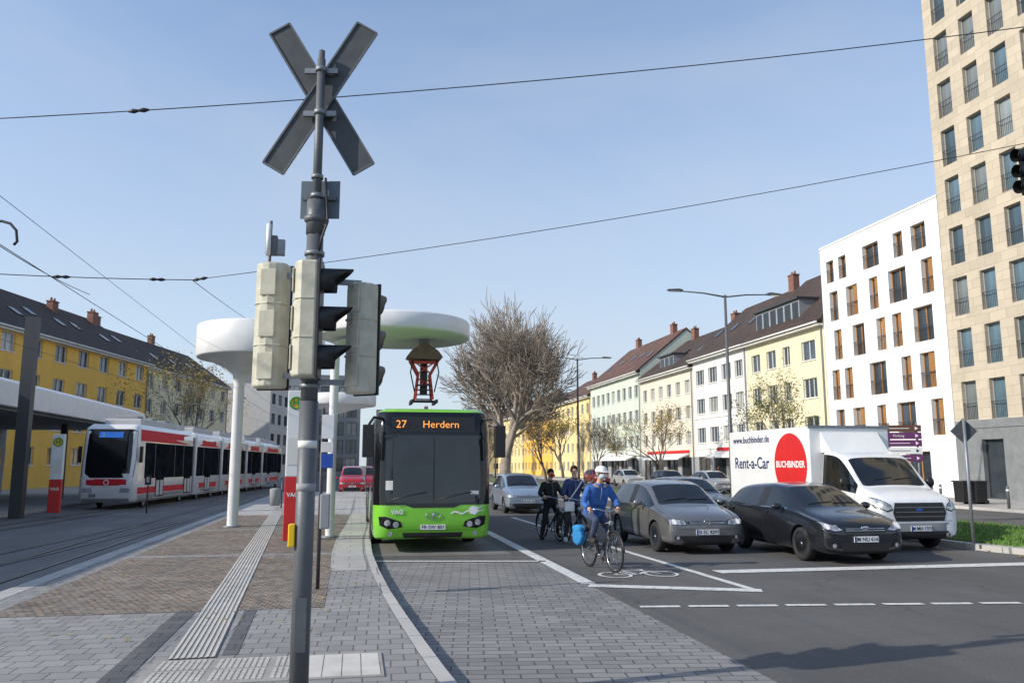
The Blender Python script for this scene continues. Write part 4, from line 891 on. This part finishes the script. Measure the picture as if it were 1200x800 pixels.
MB().tube([(0,0,0),(0,0,2.6)],.028,12).build('post',M['dframe'],t)
for (z0,z1,m_,y) in((2.15,2.5,'white',-.06),(1.72,1.93,'blue',-.06),(1.95,2.1,'offw',-.06)): MB().box(-.01,.16,y,y+.02,z0,z1).build('panel',M[m_],t,bevel=.004)
MB().box(.0,.14,-.1,.06,.85,1.35).build('utility_box',M['greyw'],t,bevel=.02)
p=D(172,592,33);t=thing('position_sign','small black position sign with white E beside the tram','sign',(p.x,p.y,0));MB().tube([(0,0,0),(0,0,1.5)],.03,8).build('post',M['dframe'],t);MB().box(-.12,.12,-.05,-.03,1.12,1.5).build('panel',M['black'],t);text('letter','E',.26,M['white'],t,(0,-.055,1.31),bold=.003)
t=thing('litter_bin','grey round litter bin on the platform beyond the white column','bin',(-3.2,36,PZ));MB().lathe([(.2,.1),(.23,.75),(.2,.8),(.1,.82)],20).build('bin_body',M['greyw'],t);MB().cyl((.26,0,0),(.26,0,1.1),.03).build('post',M['steel'],t)
# ---------------------------------------------------------------- street lamps
def lamp(x,y,h,la,ra,lb):
    t=thing('street_lamp',lb,'street lamp',(x,y,.15),0,'double armed street lamps on the median')
    MB().tube([(0,0,0),(0,0,1.5),(0,0,h)],[.11,.1,.06],14).build('pole',M['steel'],t);MB().lathe([(.16,0),(.16,.05),(.11,.07)],16).build('base',M['steel'],t)
    for s,l in((-1,la),(1,ra)):
        MB().tube([(0,0,h-.1),(s*l*.5,0,h+.05),(s*l,0,h+.1)],[.045,.035,.03],8).build('arm',M['steel'],t)
        q=MB();q.prism([(s*l,h+.08),(s*l+s*.75,h+.11),(s*l+s*.75,h+.16),(s*l+s*.2,h+.21),(s*l,h+.18)],'y',-.12,.12);o=q.build('lamp_head',M['steel'],t,bevel=.02)
        MB().box(min(s*l+s*.15,s*l+s*.65),max(s*l+s*.15,s*l+s*.65),-.1,.1,h+.065,h+.085).build('lamp_glass',M['lamp'],o)
    return t
p=D(858,560,39);lamp(p.x,p.y,9.9,2.2,2.2,'nearest double armed street lamp behind the rental van');p=D(678,540,63);lamp(p.x,p.y,9.9,2.0,2.0,'second double armed street lamp further down the street')
lamp(17,100,9.8,2,2,'third, most distant double armed street lamp')
# ---------------------------------------------------------------- signs at right
p=G(1141,636,.17);t=thing('sign_post','grey post with the back of a diamond shaped sign on the grass island','sign',(p.x,p.y,.16))
MB().tube([(0,0,0),(0,0,2.75)],.035,12).build('post',M['galv'],t)
q=MB();q.prism([(0,2.2),(.29,2.49),(0,2.78),(-.29,2.49)],'y',.04,.06);q.build('diamond_sign',M['signback'],t,bevel=.004,rot=(0,0,-PS*1.8))
p=D(1060,540,28);t=thing('direction_sign','stack of brown and purple direction boards above the rental van cab','sign',(p.x,p.y,.16),R(-20))
for x in(-.45,.45): MB().tube([(x,0,0),(x,0,3.15)],.035,10).build('post',M['galv'],t)
mm=mat('purple',(.13,.03,.12),.5,0,.05);bs_=mat('brownsign',(.12,.05,.03),.5,0,.05)
for k,(m_,s_) in enumerate(((bs_,None),(mm,'Parking'),(mm,None),(M['white'],None),(mm,None))):
    z=2.85-k*.25;o=MB().box(-.58,.58,-.07,-.045,z,z+.22).build('board',m_,t,bevel=.004)
    if s_: text('board_lettering',s_,.12,M['white'],o,(-.15,-.075,z+.11),ext=.001)
    q=MB();q.prism([(.48,z+.11),(.38,z+.17),(.38,z+.05)],'y',-.075,-.071)
    if not s_: q.box(-.45,.2,-.075,-.071,z+.1,z+.12)
    q.build('arrow',M['white'] if m_!=M['white'] else M['black'],o)
p=D(1207,200,13);t=thing('hanging_signal','black traffic signal on a mast arm at the upper right edge','traffic light',(p.x,p.y,0))
q=MB();q.box(-.1,.12,-.12,.12,p.z-.4,p.z+.4);ho=q.build('housing',M['black'],t,bevel=.02)
for k in range(3):
    q=MB();z=p.z-.27+k*.27;q.tube([(-.1,0,z),(-.26,0,z-.03)],[.105,.11],16,cap=False);q.build('visor',M['black'],ho)
MB().tube([(.1,0,p.z+.3),(3.5,0,p.z+.4)],.06,10).build('mast_arm',M['steel'],t);MB().tube([(3.5,0,0),(3.5,0,p.z+.5)],[.12,.09],14).build('mast',M['steel'],t)
for i,(px,lb) in enumerate(((1131,'left black wheeled bin by the stone tower'),(1146,'right black wheeled bin by the stone tower'))):
    p=D(px,590,38.5);t=thing('wheeled_bin',lb,'bin',(p.x,p.y,.12),R(-90),'wheeled bins by the tower')
    q=MB();q.prism([(-.28,.08),(.28,.08),(.34,1.0),(-.34,1.0)],'y',-.3,.3);q.build('bin_body',M['black'],t,bevel=.03);MB().box(-.37,.37,-.36,.33,1.0,1.07).build('lid',M['dframe'],t,bevel=.02);MB().cyl((-.32,.25,.1),(.32,.25,.1),.1).build('wheels',M['rubber'],t)
bp0=None
for k in range(8):
    y=30+k*4
    if bp0 is None:
        bp0=thing('bollard','x','bollard',(26.6,y,.12),0,'bollards along the far kerb');MB().lathe([(.06,0),(.06,.85),(.045,.9),(0,.91)],12).build('post',M['steel'],bp0);MB().lathe([(.063,.7),(.063,.78)],12).build('reflector',M['white'],bp0);o=bp0
    else: o=copy_tree(bp0)
    o.location=(26.6,y,.12);o['label']='slim grey bollard number %s counted from the tower along the far kerb'%(['one','two','three','four','five','six','seven','eight'][k])
# ---------------------------------------------------------------- wires
def wire(a,b,r,lb,sag=.15,ins=()):
    t=thing('overhead_wire',lb,'wire',a);a=Vector(a);b=Vector(b);pts=[(b-a)*(k/16)-Vector((0,0,4*sag*(k/16)*(1-k/16))) for k in range(17)]
    MB().tube(pts,r,5).build('cable',M['wire'],t)
    for s_ in ins:
        c_=(b-a)*s_-Vector((0,0,4*sag*s_*(1-s_)));d=(b-a).normalized();q=MB();q.tube([c_-d*.16,c_-d*.08,c_,c_+d*.08,c_+d*.16],[.015,.04,.02,.04,.015],8);q.build('insulator',M['black'],t)
    return t
wire(D(-60,142,12),D(1290,20,13),.009,'upper span wire crossing the whole sky',.22,[.152])
wire(D(225,328,17),D(1290,150,15),.008,'lower span wire rising to the right across the sky',.2,[.01])
wire(D(-60,318,16),D(225,328,17),.010,'short span wire over the tram tracks at the left',.03,[.45,.85])
wire((-6.2,4,5.75),(-5.8,150,5.6),.008,'contact wire above the nearer tram track',.2);wire((-12,4,5.75),(-2.5,150,5.6),.008,'contact wire above the tram',.2)
wire((-6.2,4,6.6),(-5.8,150,6.4),.006,'upper carrier wire above the nearer tram track',.3)
wire(D(225,328,17),D(300,380,40),.008,'thin stay wire slanting behind the signal heads',.05)
wire(D(-40,262,15),D(105,345,24),.010,'stay wire slanting down from the upper left edge',.1)
q=MB();a_=[D(x,y,14) for x,y in((-80,262),(-20,262),(2,259),(12,262),(19,270),(20,283),(16,287))];q.tube(a_,.025,8);o=q.build('catenary_bracket',M['wire']);tag(o,'curved dark catenary bracket entering at the left edge','bracket')
# ---------------------------------------------------------------- trees
def tree(px,dep,h,lb,seed,leaf=None,spread=.55,trunk=.2,bare=True,lev=6,barkm='bark',pos=None,nl=1200,ls=.09,first=.28,kids=3,rmin=.006,lf=(.62,.86),wide=1):
    rnd=random.Random(seed);p=pos or D(px,560,dep);t=thing('street_tree' if not bare else 'bare_tree',lb,'tree',(p[0],p[1],0),0,'street trees')
    tr=MB();cr=MB();ends=[]
    def grow(p,d,L,r,k):
        pts=[p];rs=[r];q=p.copy();dd=d.copy();n=3 if k<3 else 2
        for i in range(n):
            dd=(dd+Vector((rnd.gauss(0,.13),rnd.gauss(0,.13),rnd.gauss(.05,.08)))).normalized();q=q+dd*(L/n);pts.append(q.copy());rs.append(max(rmin,r*(1-.38*(i+1)/n)))
        (tr if k<2 else cr).tube(pts,rs,[10,7,5,4,3,3,3,3,3][min(k,8)],0,cap=False)
        if k>=lev: ends.append(q);return
        if k>=lev-2: ends.append(q)
        nk=kids if k>0 else kids+2
        for j in range(nk):
            f=rnd.uniform(.35,1) if j else 1
            if k==0: f=rnd.uniform(.55,1)
            idx=f*n;i0=min(int(idx),n-1);b=pts[i0].lerp(pts[i0+1],idx-i0)
            a=rnd.uniform(0,6.283);sp=spread*rnd.uniform(.6,1.35)*(1 if j else .4)
            side=dd.orthogonal().normalized();side.rotate(Matrix.Rotation(a,3,dd));nd=(dd*math.cos(sp)+side*math.sin(sp)).normalized()
            if nd.z<-.1 and k<4: nd.z=abs(nd.z)
            grow(b,nd,L*rnd.uniform(*lf),max(rmin,rs[i0]*rnd.uniform(.52,.72)),k+1)
    grow(Vector((0,0,0)),Vector((0,0,1)),h*first,trunk,0)
    top=max(v[2] for v in cr.v);s_=h/top
    for m_ in(tr,cr): m_.v=[(a*s_*wide,b*s_*wide,c*s_) for a,b,c in m_.v]
    tr.build('trunk',M[barkm],t);cr.build('crown',M[barkm],t)
    if leaf:
        lb_=MB()
        for i in range(nl):
            e=rnd.choice(ends)*s_;c_=e+Vector((rnd.gauss(0,.22),rnd.gauss(0,.22),rnd.gauss(0,.22)));a=Vector((rnd.gauss(0,1),rnd.gauss(0,1),rnd.gauss(0,1))).normalized();b=a.orthogonal().normalized()
            lb_.add([c_+a*ls,c_+b*ls*.6,c_-a*ls,c_-b*ls*.6],[(0,1,2,3)])
        lb_.build('leaves',M[leaf],t)
    return t
tree(592,60,14.4,'large bare plane tree with spreading branches in the street centre',3,None,.6,.44,True,6,'palebark',first=.2,kids=4,rmin=.016,lf=(.66,.9),wide=.74)
tree(640,95,10,'smaller bare tree behind the large bare tree',5,None,.5,.2,True,6,rmin=.015,wide=.8)
tree(700,90,9,'slender bare tree by the second street lamp',8,None,.5,.16,True,6,rmin=.014,wide=.8)
tree(725,105,9,'slender bare tree in front of the mint house',9,None,.5,.16,True,6,rmin=.014,wide=.8)
tree(660,120,10,'yellowing tree in front of the distant houses',10,'leafy',.5,.2,False,5,nl=1600,ls=.16)
tree(0,0,7.8,'young tree with sparse yellow leaves before the pale cream house',11,'leafy',.5,.12,False,5,pos=(27,69.6),nl=1500,ls=.1)
tree(0,0,8.2,'young tree with sparse yellow green leaves before the cream corner house',12,'leafg',.5,.13,False,5,pos=(27,45.8),nl=2000,ls=.09)
tree(225,72,12.3,'autumn tree with yellow brown leaves before the ochre apartment house',13,'leafy',.5,.2,False,6,nl=2000,ls=.10,wide=.7)
for i,(x,y) in enumerate(((17,120),(17,140),(14,165),(20,175),(24,150))):
    tree(0,0,10+i%3,'distant street tree number %s from the near end'%(['one','two','three','four','five'][i]),20+i,'leafy' if i%2 else None,.55,.2,True,6,pos=(x,y),nl=1000,ls=.2,rmin=.022,wide=.8)
# ---------------------------------------------------------------- bicycles
def bicycle(lb,loc,rz,fm):
    t=thing('bicycle',lb,'bicycle',loc,rz,'bicycles in the bike lane')
    r=.345
    for nm,y in(('front',-.56),('rear',.50)):
        w_=MB().torus((0,0,0),r-.018,.02,'x',36,8).build('wheel',M['rubber'],t,loc=(0,y,r))
        q=MB();q.torus((0,0,0),r-.045,.009,'x',36,6);q.cyl((-.03,0,0),(.03,0,0),.022,n=10)
        for k in range(18): a=2*math.pi*k/18;q.tube([(.02*(-1)**k,.02*math.cos(a),.02*math.sin(a)),(0,(r-.045)*math.cos(a+.2),(r-.045)*math.sin(a+.2))],.0018,3)
        q.build('rim',M['chrome'],w_)
        q=MB();q2=[]
        for k in range(15):
            a=R((20 if nm=='front' else -10)+k*11);q2.append((0,(r+.03)*math.cos(a),(r+.03)*math.sin(a)))
        q.tube(q2,.022,6);q.build('mudguard',M['black'],w_)
    f=MB();BB=(0,.06,.29);ST=(0,.22,.86);HT=(0,-.36,.90);HB=(0,-.40,.74)
    for a,b,rr in((BB,ST,.018),(BB,HB,.021),((0,.19,.76),(0,-.365,.86),.018),(HT,HB,.022)): f.tube([a,b],rr,8)
    for s in(-.055,.055): f.tube([BB,(s,.5,r)],.011,6);f.tube([(0,.2,.78),(s,.5,r)],.009,6);f.tube([HB,(s,-.43,.62),(s,-.56,r)],.014,6)
    f.tube([ST,(0,.25,.97)],.013,8);f.tube([HT,(0,-.35,1.04)],.013,8);f.build('frame',fm,t)
    q=MB();q.tube([(-.30,-.20,1.09),(-.2,-.30,1.10),(0,-.36,1.05),(.2,-.30,1.10),(.30,-.20,1.09)],.012,8);q.build('handlebar',M['chrome'],t)
    q=MB();q.prism([(-.02,-.05),(.02,-.05),(.05,.08),(.09,.2),(.07,.27),(-.07,.27),(-.09,.2),(-.05,.08)],'z',.97,1.02);q.build('saddle',M['black'],t,bevel=.02,loc=(0,.13,0))
    q=MB();q.torus((.04,.06,.29),.09,.008,'x',24,5);q.bar((.06,.06,.29),(.08,.06,.13),.02,.02);q.bar((-.06,.06,.29),(-.08,.06,.45),.02,.02);q.box(.08,.17,.02,.10,.11,.13);q.box(-.17,-.08,.02,.10,.45,.47);q.build('crankset',M['chrome'],t)
    q=MB();q.cyl((0,-.47,.86),(0,-.42,.86),.04,n=12);q.build('headlamp',M['lamp'],t)
    q=MB()
    for s in(-.06,.06): q.tube([(s,.3,.76),(s,.72,.76),(s,.5,r)],.006,5)
    for k in range(4): q.tube([(-.06,.38+k*.1,.765),(.06,.38+k*.1,.765)],.005,4)
    q.build('luggage_rack',M['dframe'],t)
    return t
BM=paint('bikeblack',(.02,.02,.025))
cB=G(704,667);bicycle('black city bicycle ridden by the person in the blue jacket',(cB.x,cB.y,0),R(9),BM)
c2=G(645,632);bicycle('black bicycle of the person with the red face mask',(c2.x,c2.y,0),R(12),BM)
c3=G(672,637);bicycle('dark blue bicycle of the person in the navy jacket',(c3.x,c3.y,0),R(6),paint('bikeblue',(.03,.05,.1)))
bg_=thing('pannier_bag','bright blue pannier bag on the left of the black city bicycle','bag',(cB.x,cB.y,0),R(9))
q=MB();q.prism([(.46,.42),(.60,.38),(.76,.42),(.80,.56),(.77,.70),(.60,.73),(.43,.69),(.41,.55)],'x',-.22,-.09);o=q.build('bag_body',mat('bagblue',(.02,.22,.52),.7,0,.25,7,.8,10),bg_,bevel=.045);MB().prism([(.42,.66),(.60,.63),(.78,.66),(.77,.74),(.60,.77),(.43,.74)],'x',-.228,-.082).build('bag_flap',mat('bagblue2',(.03,.27,.58),.7,0,.2,5,.6,10),o,bevel=.03)
# ---------------------------------------------------------------- people
def person(lb,loc,rz,J,ms,hair,cap=None,mask=None,puff=1.0):
    t=thing('person',lb,'person',loc,rz)
    names=['pelvis','waist','chest','neckb','neck','chin','crown','lsh','lel','lwr','rsh','rel','rwr','lhip','lkn','lan','ltoe','rhip','rkn','ran','rtoe']
    V=[Vector(J[k]) for k in names];ix={k:i for i,k in enumerate(names)}
    pf=puff
    rad={'pelvis':(.16*pf,.13*pf),'waist':(.165*pf,.13*pf),'chest':(.185*pf,.14*pf),'neckb':(.095,.085),'neck':(.055,.055),'chin':(.066,.078),'crown':(.072,.088),'lsh':(.082*pf,.082*pf),'rsh':(.082*pf,.082*pf),'lel':(.062*pf,.062*pf),'rel':(.062*pf,.062*pf),'lwr':(.04,.04),'rwr':(.04,.04),'lhip':(.105,.105),'rhip':(.105,.105),'lkn':(.072,.072),'rkn':(.072,.072),'lan':(.055,.055),'ran':(.055,.055),'ltoe':(.035,.035),'rtoe':(.035,.035)}
    E=[('pelvis','waist'),('waist','chest'),('chest','neckb'),('neckb','neck'),('neck','chin'),('chin','crown'),('chest','lsh'),('lsh','lel'),('lel','lwr'),('chest','rsh'),('rsh','rel'),('rel','rwr'),('pelvis','lhip'),('lhip','lkn'),('lkn','lan'),('lan','ltoe'),('pelvis','rhip'),('rhip','rkn'),('rkn','ran'),('ran','rtoe')]
    me=bpy.data.meshes.new('body');me.from_pydata(V,[(ix[a],ix[b]) for a,b in E],[]);o=bpy.data.objects.new('tmp',me);C.objects.link(o)
    sm=o.modifiers.new('k','SKIN');sm.use_smooth_shade=True
    for i,k in enumerate(names): sv=me.skin_vertices[0].data[i];sv.radius=rad[k];sv.use_root=(k=='pelvis')
    ss=o.modifiers.new('s','SUBSURF');ss.levels=2
    bm_=evalmesh(o);bpy.data.objects.remove(o)
    cls={}
    for a,b in E:
        if b in('chin','crown') or (a=='neckb'): cls[(a,b)]=0
        elif b in('lkn','lan','rkn','ran','lhip','rhip'): cls[(a,b)]=2
        elif b in('ltoe','rtoe'): cls[(a,b)]=3
        else: cls[(a,b)]=1
    q=MB();q.v=[tuple(v.co) for v in bm_.vertices]
    for p in bm_.polygons:
        best=9;bi=1
        for a,b in E:
            A=V[ix[a]];B=V[ix[b]];d=B-A;tt_=max(0,min(1,(p.center-A).dot(d)/max(d.length_squared,1e-6)));ds=(p.center-(A+d*tt_)).length
            if ds<best: best=ds;bi=cls[(a,b)]
        q.f.append(list(p.vertices));q.m.append(bi);q.s.append(True)
    hd=(V[ix['chin']]+V[ix['crown']])/2;fd=Vector(J.get('face',(0,-1,0))).normalized();rt=Vector((-fd.y,fd.x,0)).normalized()
    q.ell(hd+fd*.092+Vector((0,0,-.015)),(.016,.02,.026),8,0)
    for s in(-1,1): q.ell(hd+rt*s*.083+Vector((0,0,-.005)),(.014,.02,.032),8,0)
    for w_,e_ in(('lwr','lel'),('rwr','rel')):
        Wp=V[ix[w_]];d=(Wp-V[ix[e_]]).normalized();pa=Wp+d*.05
        q.ell(pa,(.042,.042,.042),10,4)
        sx=-1 if Wp.x<0 else 1
        for k in range(4):
            y_=(k-1.5)*.021;b0=pa+d*.03+Vector((y_*.9,y_*.3,0))
            ll=(.03,.034,.032,.026)[k];q.tube([b0,b0+d*ll+Vector((0,0,-.004)),b0+d*(ll*.9)+Vector((0,.006,-.035)),b0+d*.01+Vector((0,.015,-.05))],[.0095,.0095,.009,.008],6,4)
        q.tube([pa+Vector((-sx*.03,0,0)),pa+Vector((-sx*.055,0,-.01))+d*.02,pa+Vector((-sx*.05,0,-.035))+d*.035],[.012,.011,.009],6,4)
    q.build('body',[M['skin'],ms['jacket'],ms['trousers'],ms['shoes'],ms.get('hands',M['skin'])],t)
    e=MB()
    for s in(-1,1): e.ell(hd+fd*.078+rt*s*.032+Vector((0,0,.018)),(.012,.008,.007),8)
    e.build('eyes',M['black'],t)
    if not mask:
        e=MB();e.ell(hd+fd*.083+Vector((0,0,-.055)),(.024,.01,.007),8);e.build('mouth',mat('lips',(.35,.12,.1),.5,0,0),t)
    else:
        e=MB();e.ell(hd+fd*.048+Vector((0,0,-.042)),(.072,.066,.052),16);e.build('face_mask',mask,t)
    if hair:
        e=MB();n=18
        e.ell(hd-fd*.018+Vector((0,0,.035)),(.092,.105,.105),n);e.v=[(a,b,c) if (Vector((a,b,c))-hd).dot(fd)<.045 or c>hd.z+.075 else (a-fd.x*.05,b-fd.y*.05,c+.02) for a,b,c in e.v];e.build('hair',hair,t)
    if cap:
        e=MB();c_=hd+Vector((0,0,.045));n=24;pr=[(.112,-.01),(.116,.025),(.104,.065),(.078,.092),(.04,.106),(.001,.110)];e.lathe(pr,n,(0,0,0))
        e.v=[(c_.x+rt.x*a*.92+fd.x*b*1.08,c_.y+rt.y*a*.92+fd.y*b*1.08,c_.z+c) for a,b,c in e.v]
        pts=[c_+rt*(.085*math.cos(a))+fd*(.085+.10*math.sin(a))+Vector((0,0,.004-.02*math.sin(a))) for a in [math.pi*k/8 for k in range(9)]];e.add([*pts,*[p+Vector((0,0,.009)) for p in pts]],[tuple(range(9)),tuple(range(9,18))]+[(i,i+1,i+10,i+9) for i in range(8)]);e.build('cap',cap,t)
    pv=V[ix['pelvis']];ww=V[ix['waist']]-pv;ww.normalize()
    MB().tube([pv-ww*.07,pv+ww*.02,pv+ww*.12,V[ix['waist']]+ww*.05],[.172*pf,.182*pf,.178*pf,.165*pf],18,0,cap=False).build('jacket_hem',ms['jacket'],t)
    nb=V[ix['neckb']];nk=V[ix['neck']];MB().tube([nb,nb.lerp(nk,.8)],[.092,.076],16,0,cap=False).build('collar',ms['jacket'],t)
    for w_,el in(('lwr','lel'),('rwr','rel')):
        a=V[ix[w_]];b=V[ix[el]];d=(b-a).normalized();MB().tube([a-d*.005,a+d*.05],[.05,.055],12,0,cap=False).build('cuff',ms['jacket'],t)
    ch=V[ix['chest']];e=MB();fr=Vector((0,-1,0));e.tube([nb+fr*.09+Vector((0,0,-.02)),ch+fr*.15*pf,V[ix['waist']]+fr*.145*pf,pv+fr*.17*pf+Vector((0,0,.05))],.006,5);e.build('zip',M['galv'],t)
    for a_,t_ in(('lan','ltoe'),('ran','rtoe')):
        a=V[ix[a_]];b=V[ix[t_]];d=(b-a);d.normalize();h_=Vector((a.x,a.y,a.z-.03));MB().tube([h_-Vector((d.x,d.y,0))*.06-Vector((0,0,.02)),h_-Vector((0,0,.015)),b+Vector((0,0,.005)),b+d*.03],[.04,.048,.044,.028],10,0).build('shoe',ms['shoes'],t)
    return t
cl=lambda n,c:mat(n,c,.85,0,.35,9,.9,12)
JK=dict(pelvis=(0,.25,1.02),waist=(0,.19,1.15),chest=(0,.07,1.39),neckb=(0,.01,1.515),neck=(0,-.02,1.58),chin=(0,-.07,1.66),crown=(.01,-.07,1.78),face=(.1,-1,0),lsh=(-.195,.05,1.45),lel=(-.33,.02,1.20),lwr=(-.30,-.13,1.12),rsh=(.195,.04,1.45),rel=(.34,.0,1.21),rwr=(.30,-.13,1.12),lhip=(-.10,.22,.98),lkn=(-.16,-.18,.90),lan=(-.12,.09,.56),ltoe=(-.13,-.04,.51),rhip=(.10,.22,.98),rkn=(.15,-.10,.69),ran=(.12,.09,.23),rtoe=(.13,-.04,.17))
person('person in a bright blue jacket, pale cap and face mask riding the black city bicycle',(cB.x,cB.y,0),R(9),JK,dict(jacket=cl('bluejacket',(.04,.14,.44)),trousers=cl('jeans',(.05,.07,.14)),shoes=cl('shoe',(.05,.04,.035))),mat('greyhair',(.35,.33,.3),.9,0,.2,30),M['white'],mat('palemask',(.5,.58,.65),.8,0,.1,10),puff=1.14)
JS=dict(pelvis=(.02,.02,.97),waist=(.02,.01,1.09),chest=(-.01,-.03,1.33),neckb=(-.02,-.04,1.46),neck=(-.02,-.055,1.53),chin=(-.01,-.08,1.61),crown=(.0,-.075,1.725),face=(.3,-1,0),lsh=(-.20,-.02,1.39),lel=(-.31,-.02,1.15),lwr=(-.28,-.18,1.11),rsh=(.16,-.03,1.41),rel=(.28,-.08,1.18),rwr=(.28,-.2,1.11),lhip=(-.08,.02,.92),lkn=(-.17,-.03,.50),lan=(-.23,.04,.10),ltoe=(-.26,-.10,.05),rhip=(.12,.02,.92),rkn=(.19,-.14,.54),ran=(.20,.02,.14),rtoe=(.22,-.12,.08))
person('person in a black jacket with a red face mask standing over a bicycle',(c2.x,c2.y,0),R(12),JS,dict(jacket=cl('blackjacket',(.02,.02,.022)),trousers=cl('blacktrousers',(.02,.02,.025)),shoes=cl('shoeb',(.03,.03,.03))),mat('darkhair',(.03,.02,.015),.7,0,.3,30),None,cl('redmask',(.6,.03,.02)),puff=1.05)
J3={k:(v[0]*-1.02,v[1],v[2]*1.05) if k!='face' else (-.35,-1,0) for k,v in JS.items()}
for a_,b_ in(('lsh','rsh'),('lel','rel'),('lwr','rwr'),('lhip','rhip'),('lkn','rkn'),('lan','ran'),('ltoe','rtoe')): J3[a_],J3[b_]=J3[b_],J3[a_]
J3['rel']=(.33,.02,1.22);J3['rwr']=(.24,-.16,1.32)
person('person in a navy jacket with a white bag standing over a bicycle',(c3.x,c3.y,0),R(6),J3,dict(jacket=cl('navyjacket',(.035,.06,.16)),trousers=cl('blktr',(.03,.03,.04)),shoes=cl('whiteshoe',(.6,.6,.6))),mat('brownhair',(.06,.035,.02),.7,0,.3,30),puff=1.1)
bg_=thing('shoulder_bag','white shoulder bag carried by the person in the navy jacket','bag',(c3.x,c3.y,0),R(6))
MB().tube([(.18,-.14,1.50),(.05,-.22,1.35),(-.1,-.21,1.15),(-.2,-.14,.98)],.014,6).build('strap',M['white'],bg_);MB().box(-.3,-.05,-.26,-.18,.78,1.02).build('bag_body',M['white'],bg_,bevel=.03)
for i,(x,y,c,lb) in enumerate(((29,43,(.06,.05,.05),'distant person in dark brown walking on the far pavement'),(28.5,62,(.3,.05,.05),'distant person in a red coat walking on the far pavement'))):
    person(lb,(x,y,.12),R(30+i*50),JS,dict(jacket=cl('wc%d'%i,c),trousers=cl('wt%d'%i,(.03,.03,.04)),shoes=M['black']),mat('wh%d'%i,(.05,.03,.02),.8,0,.2,30))
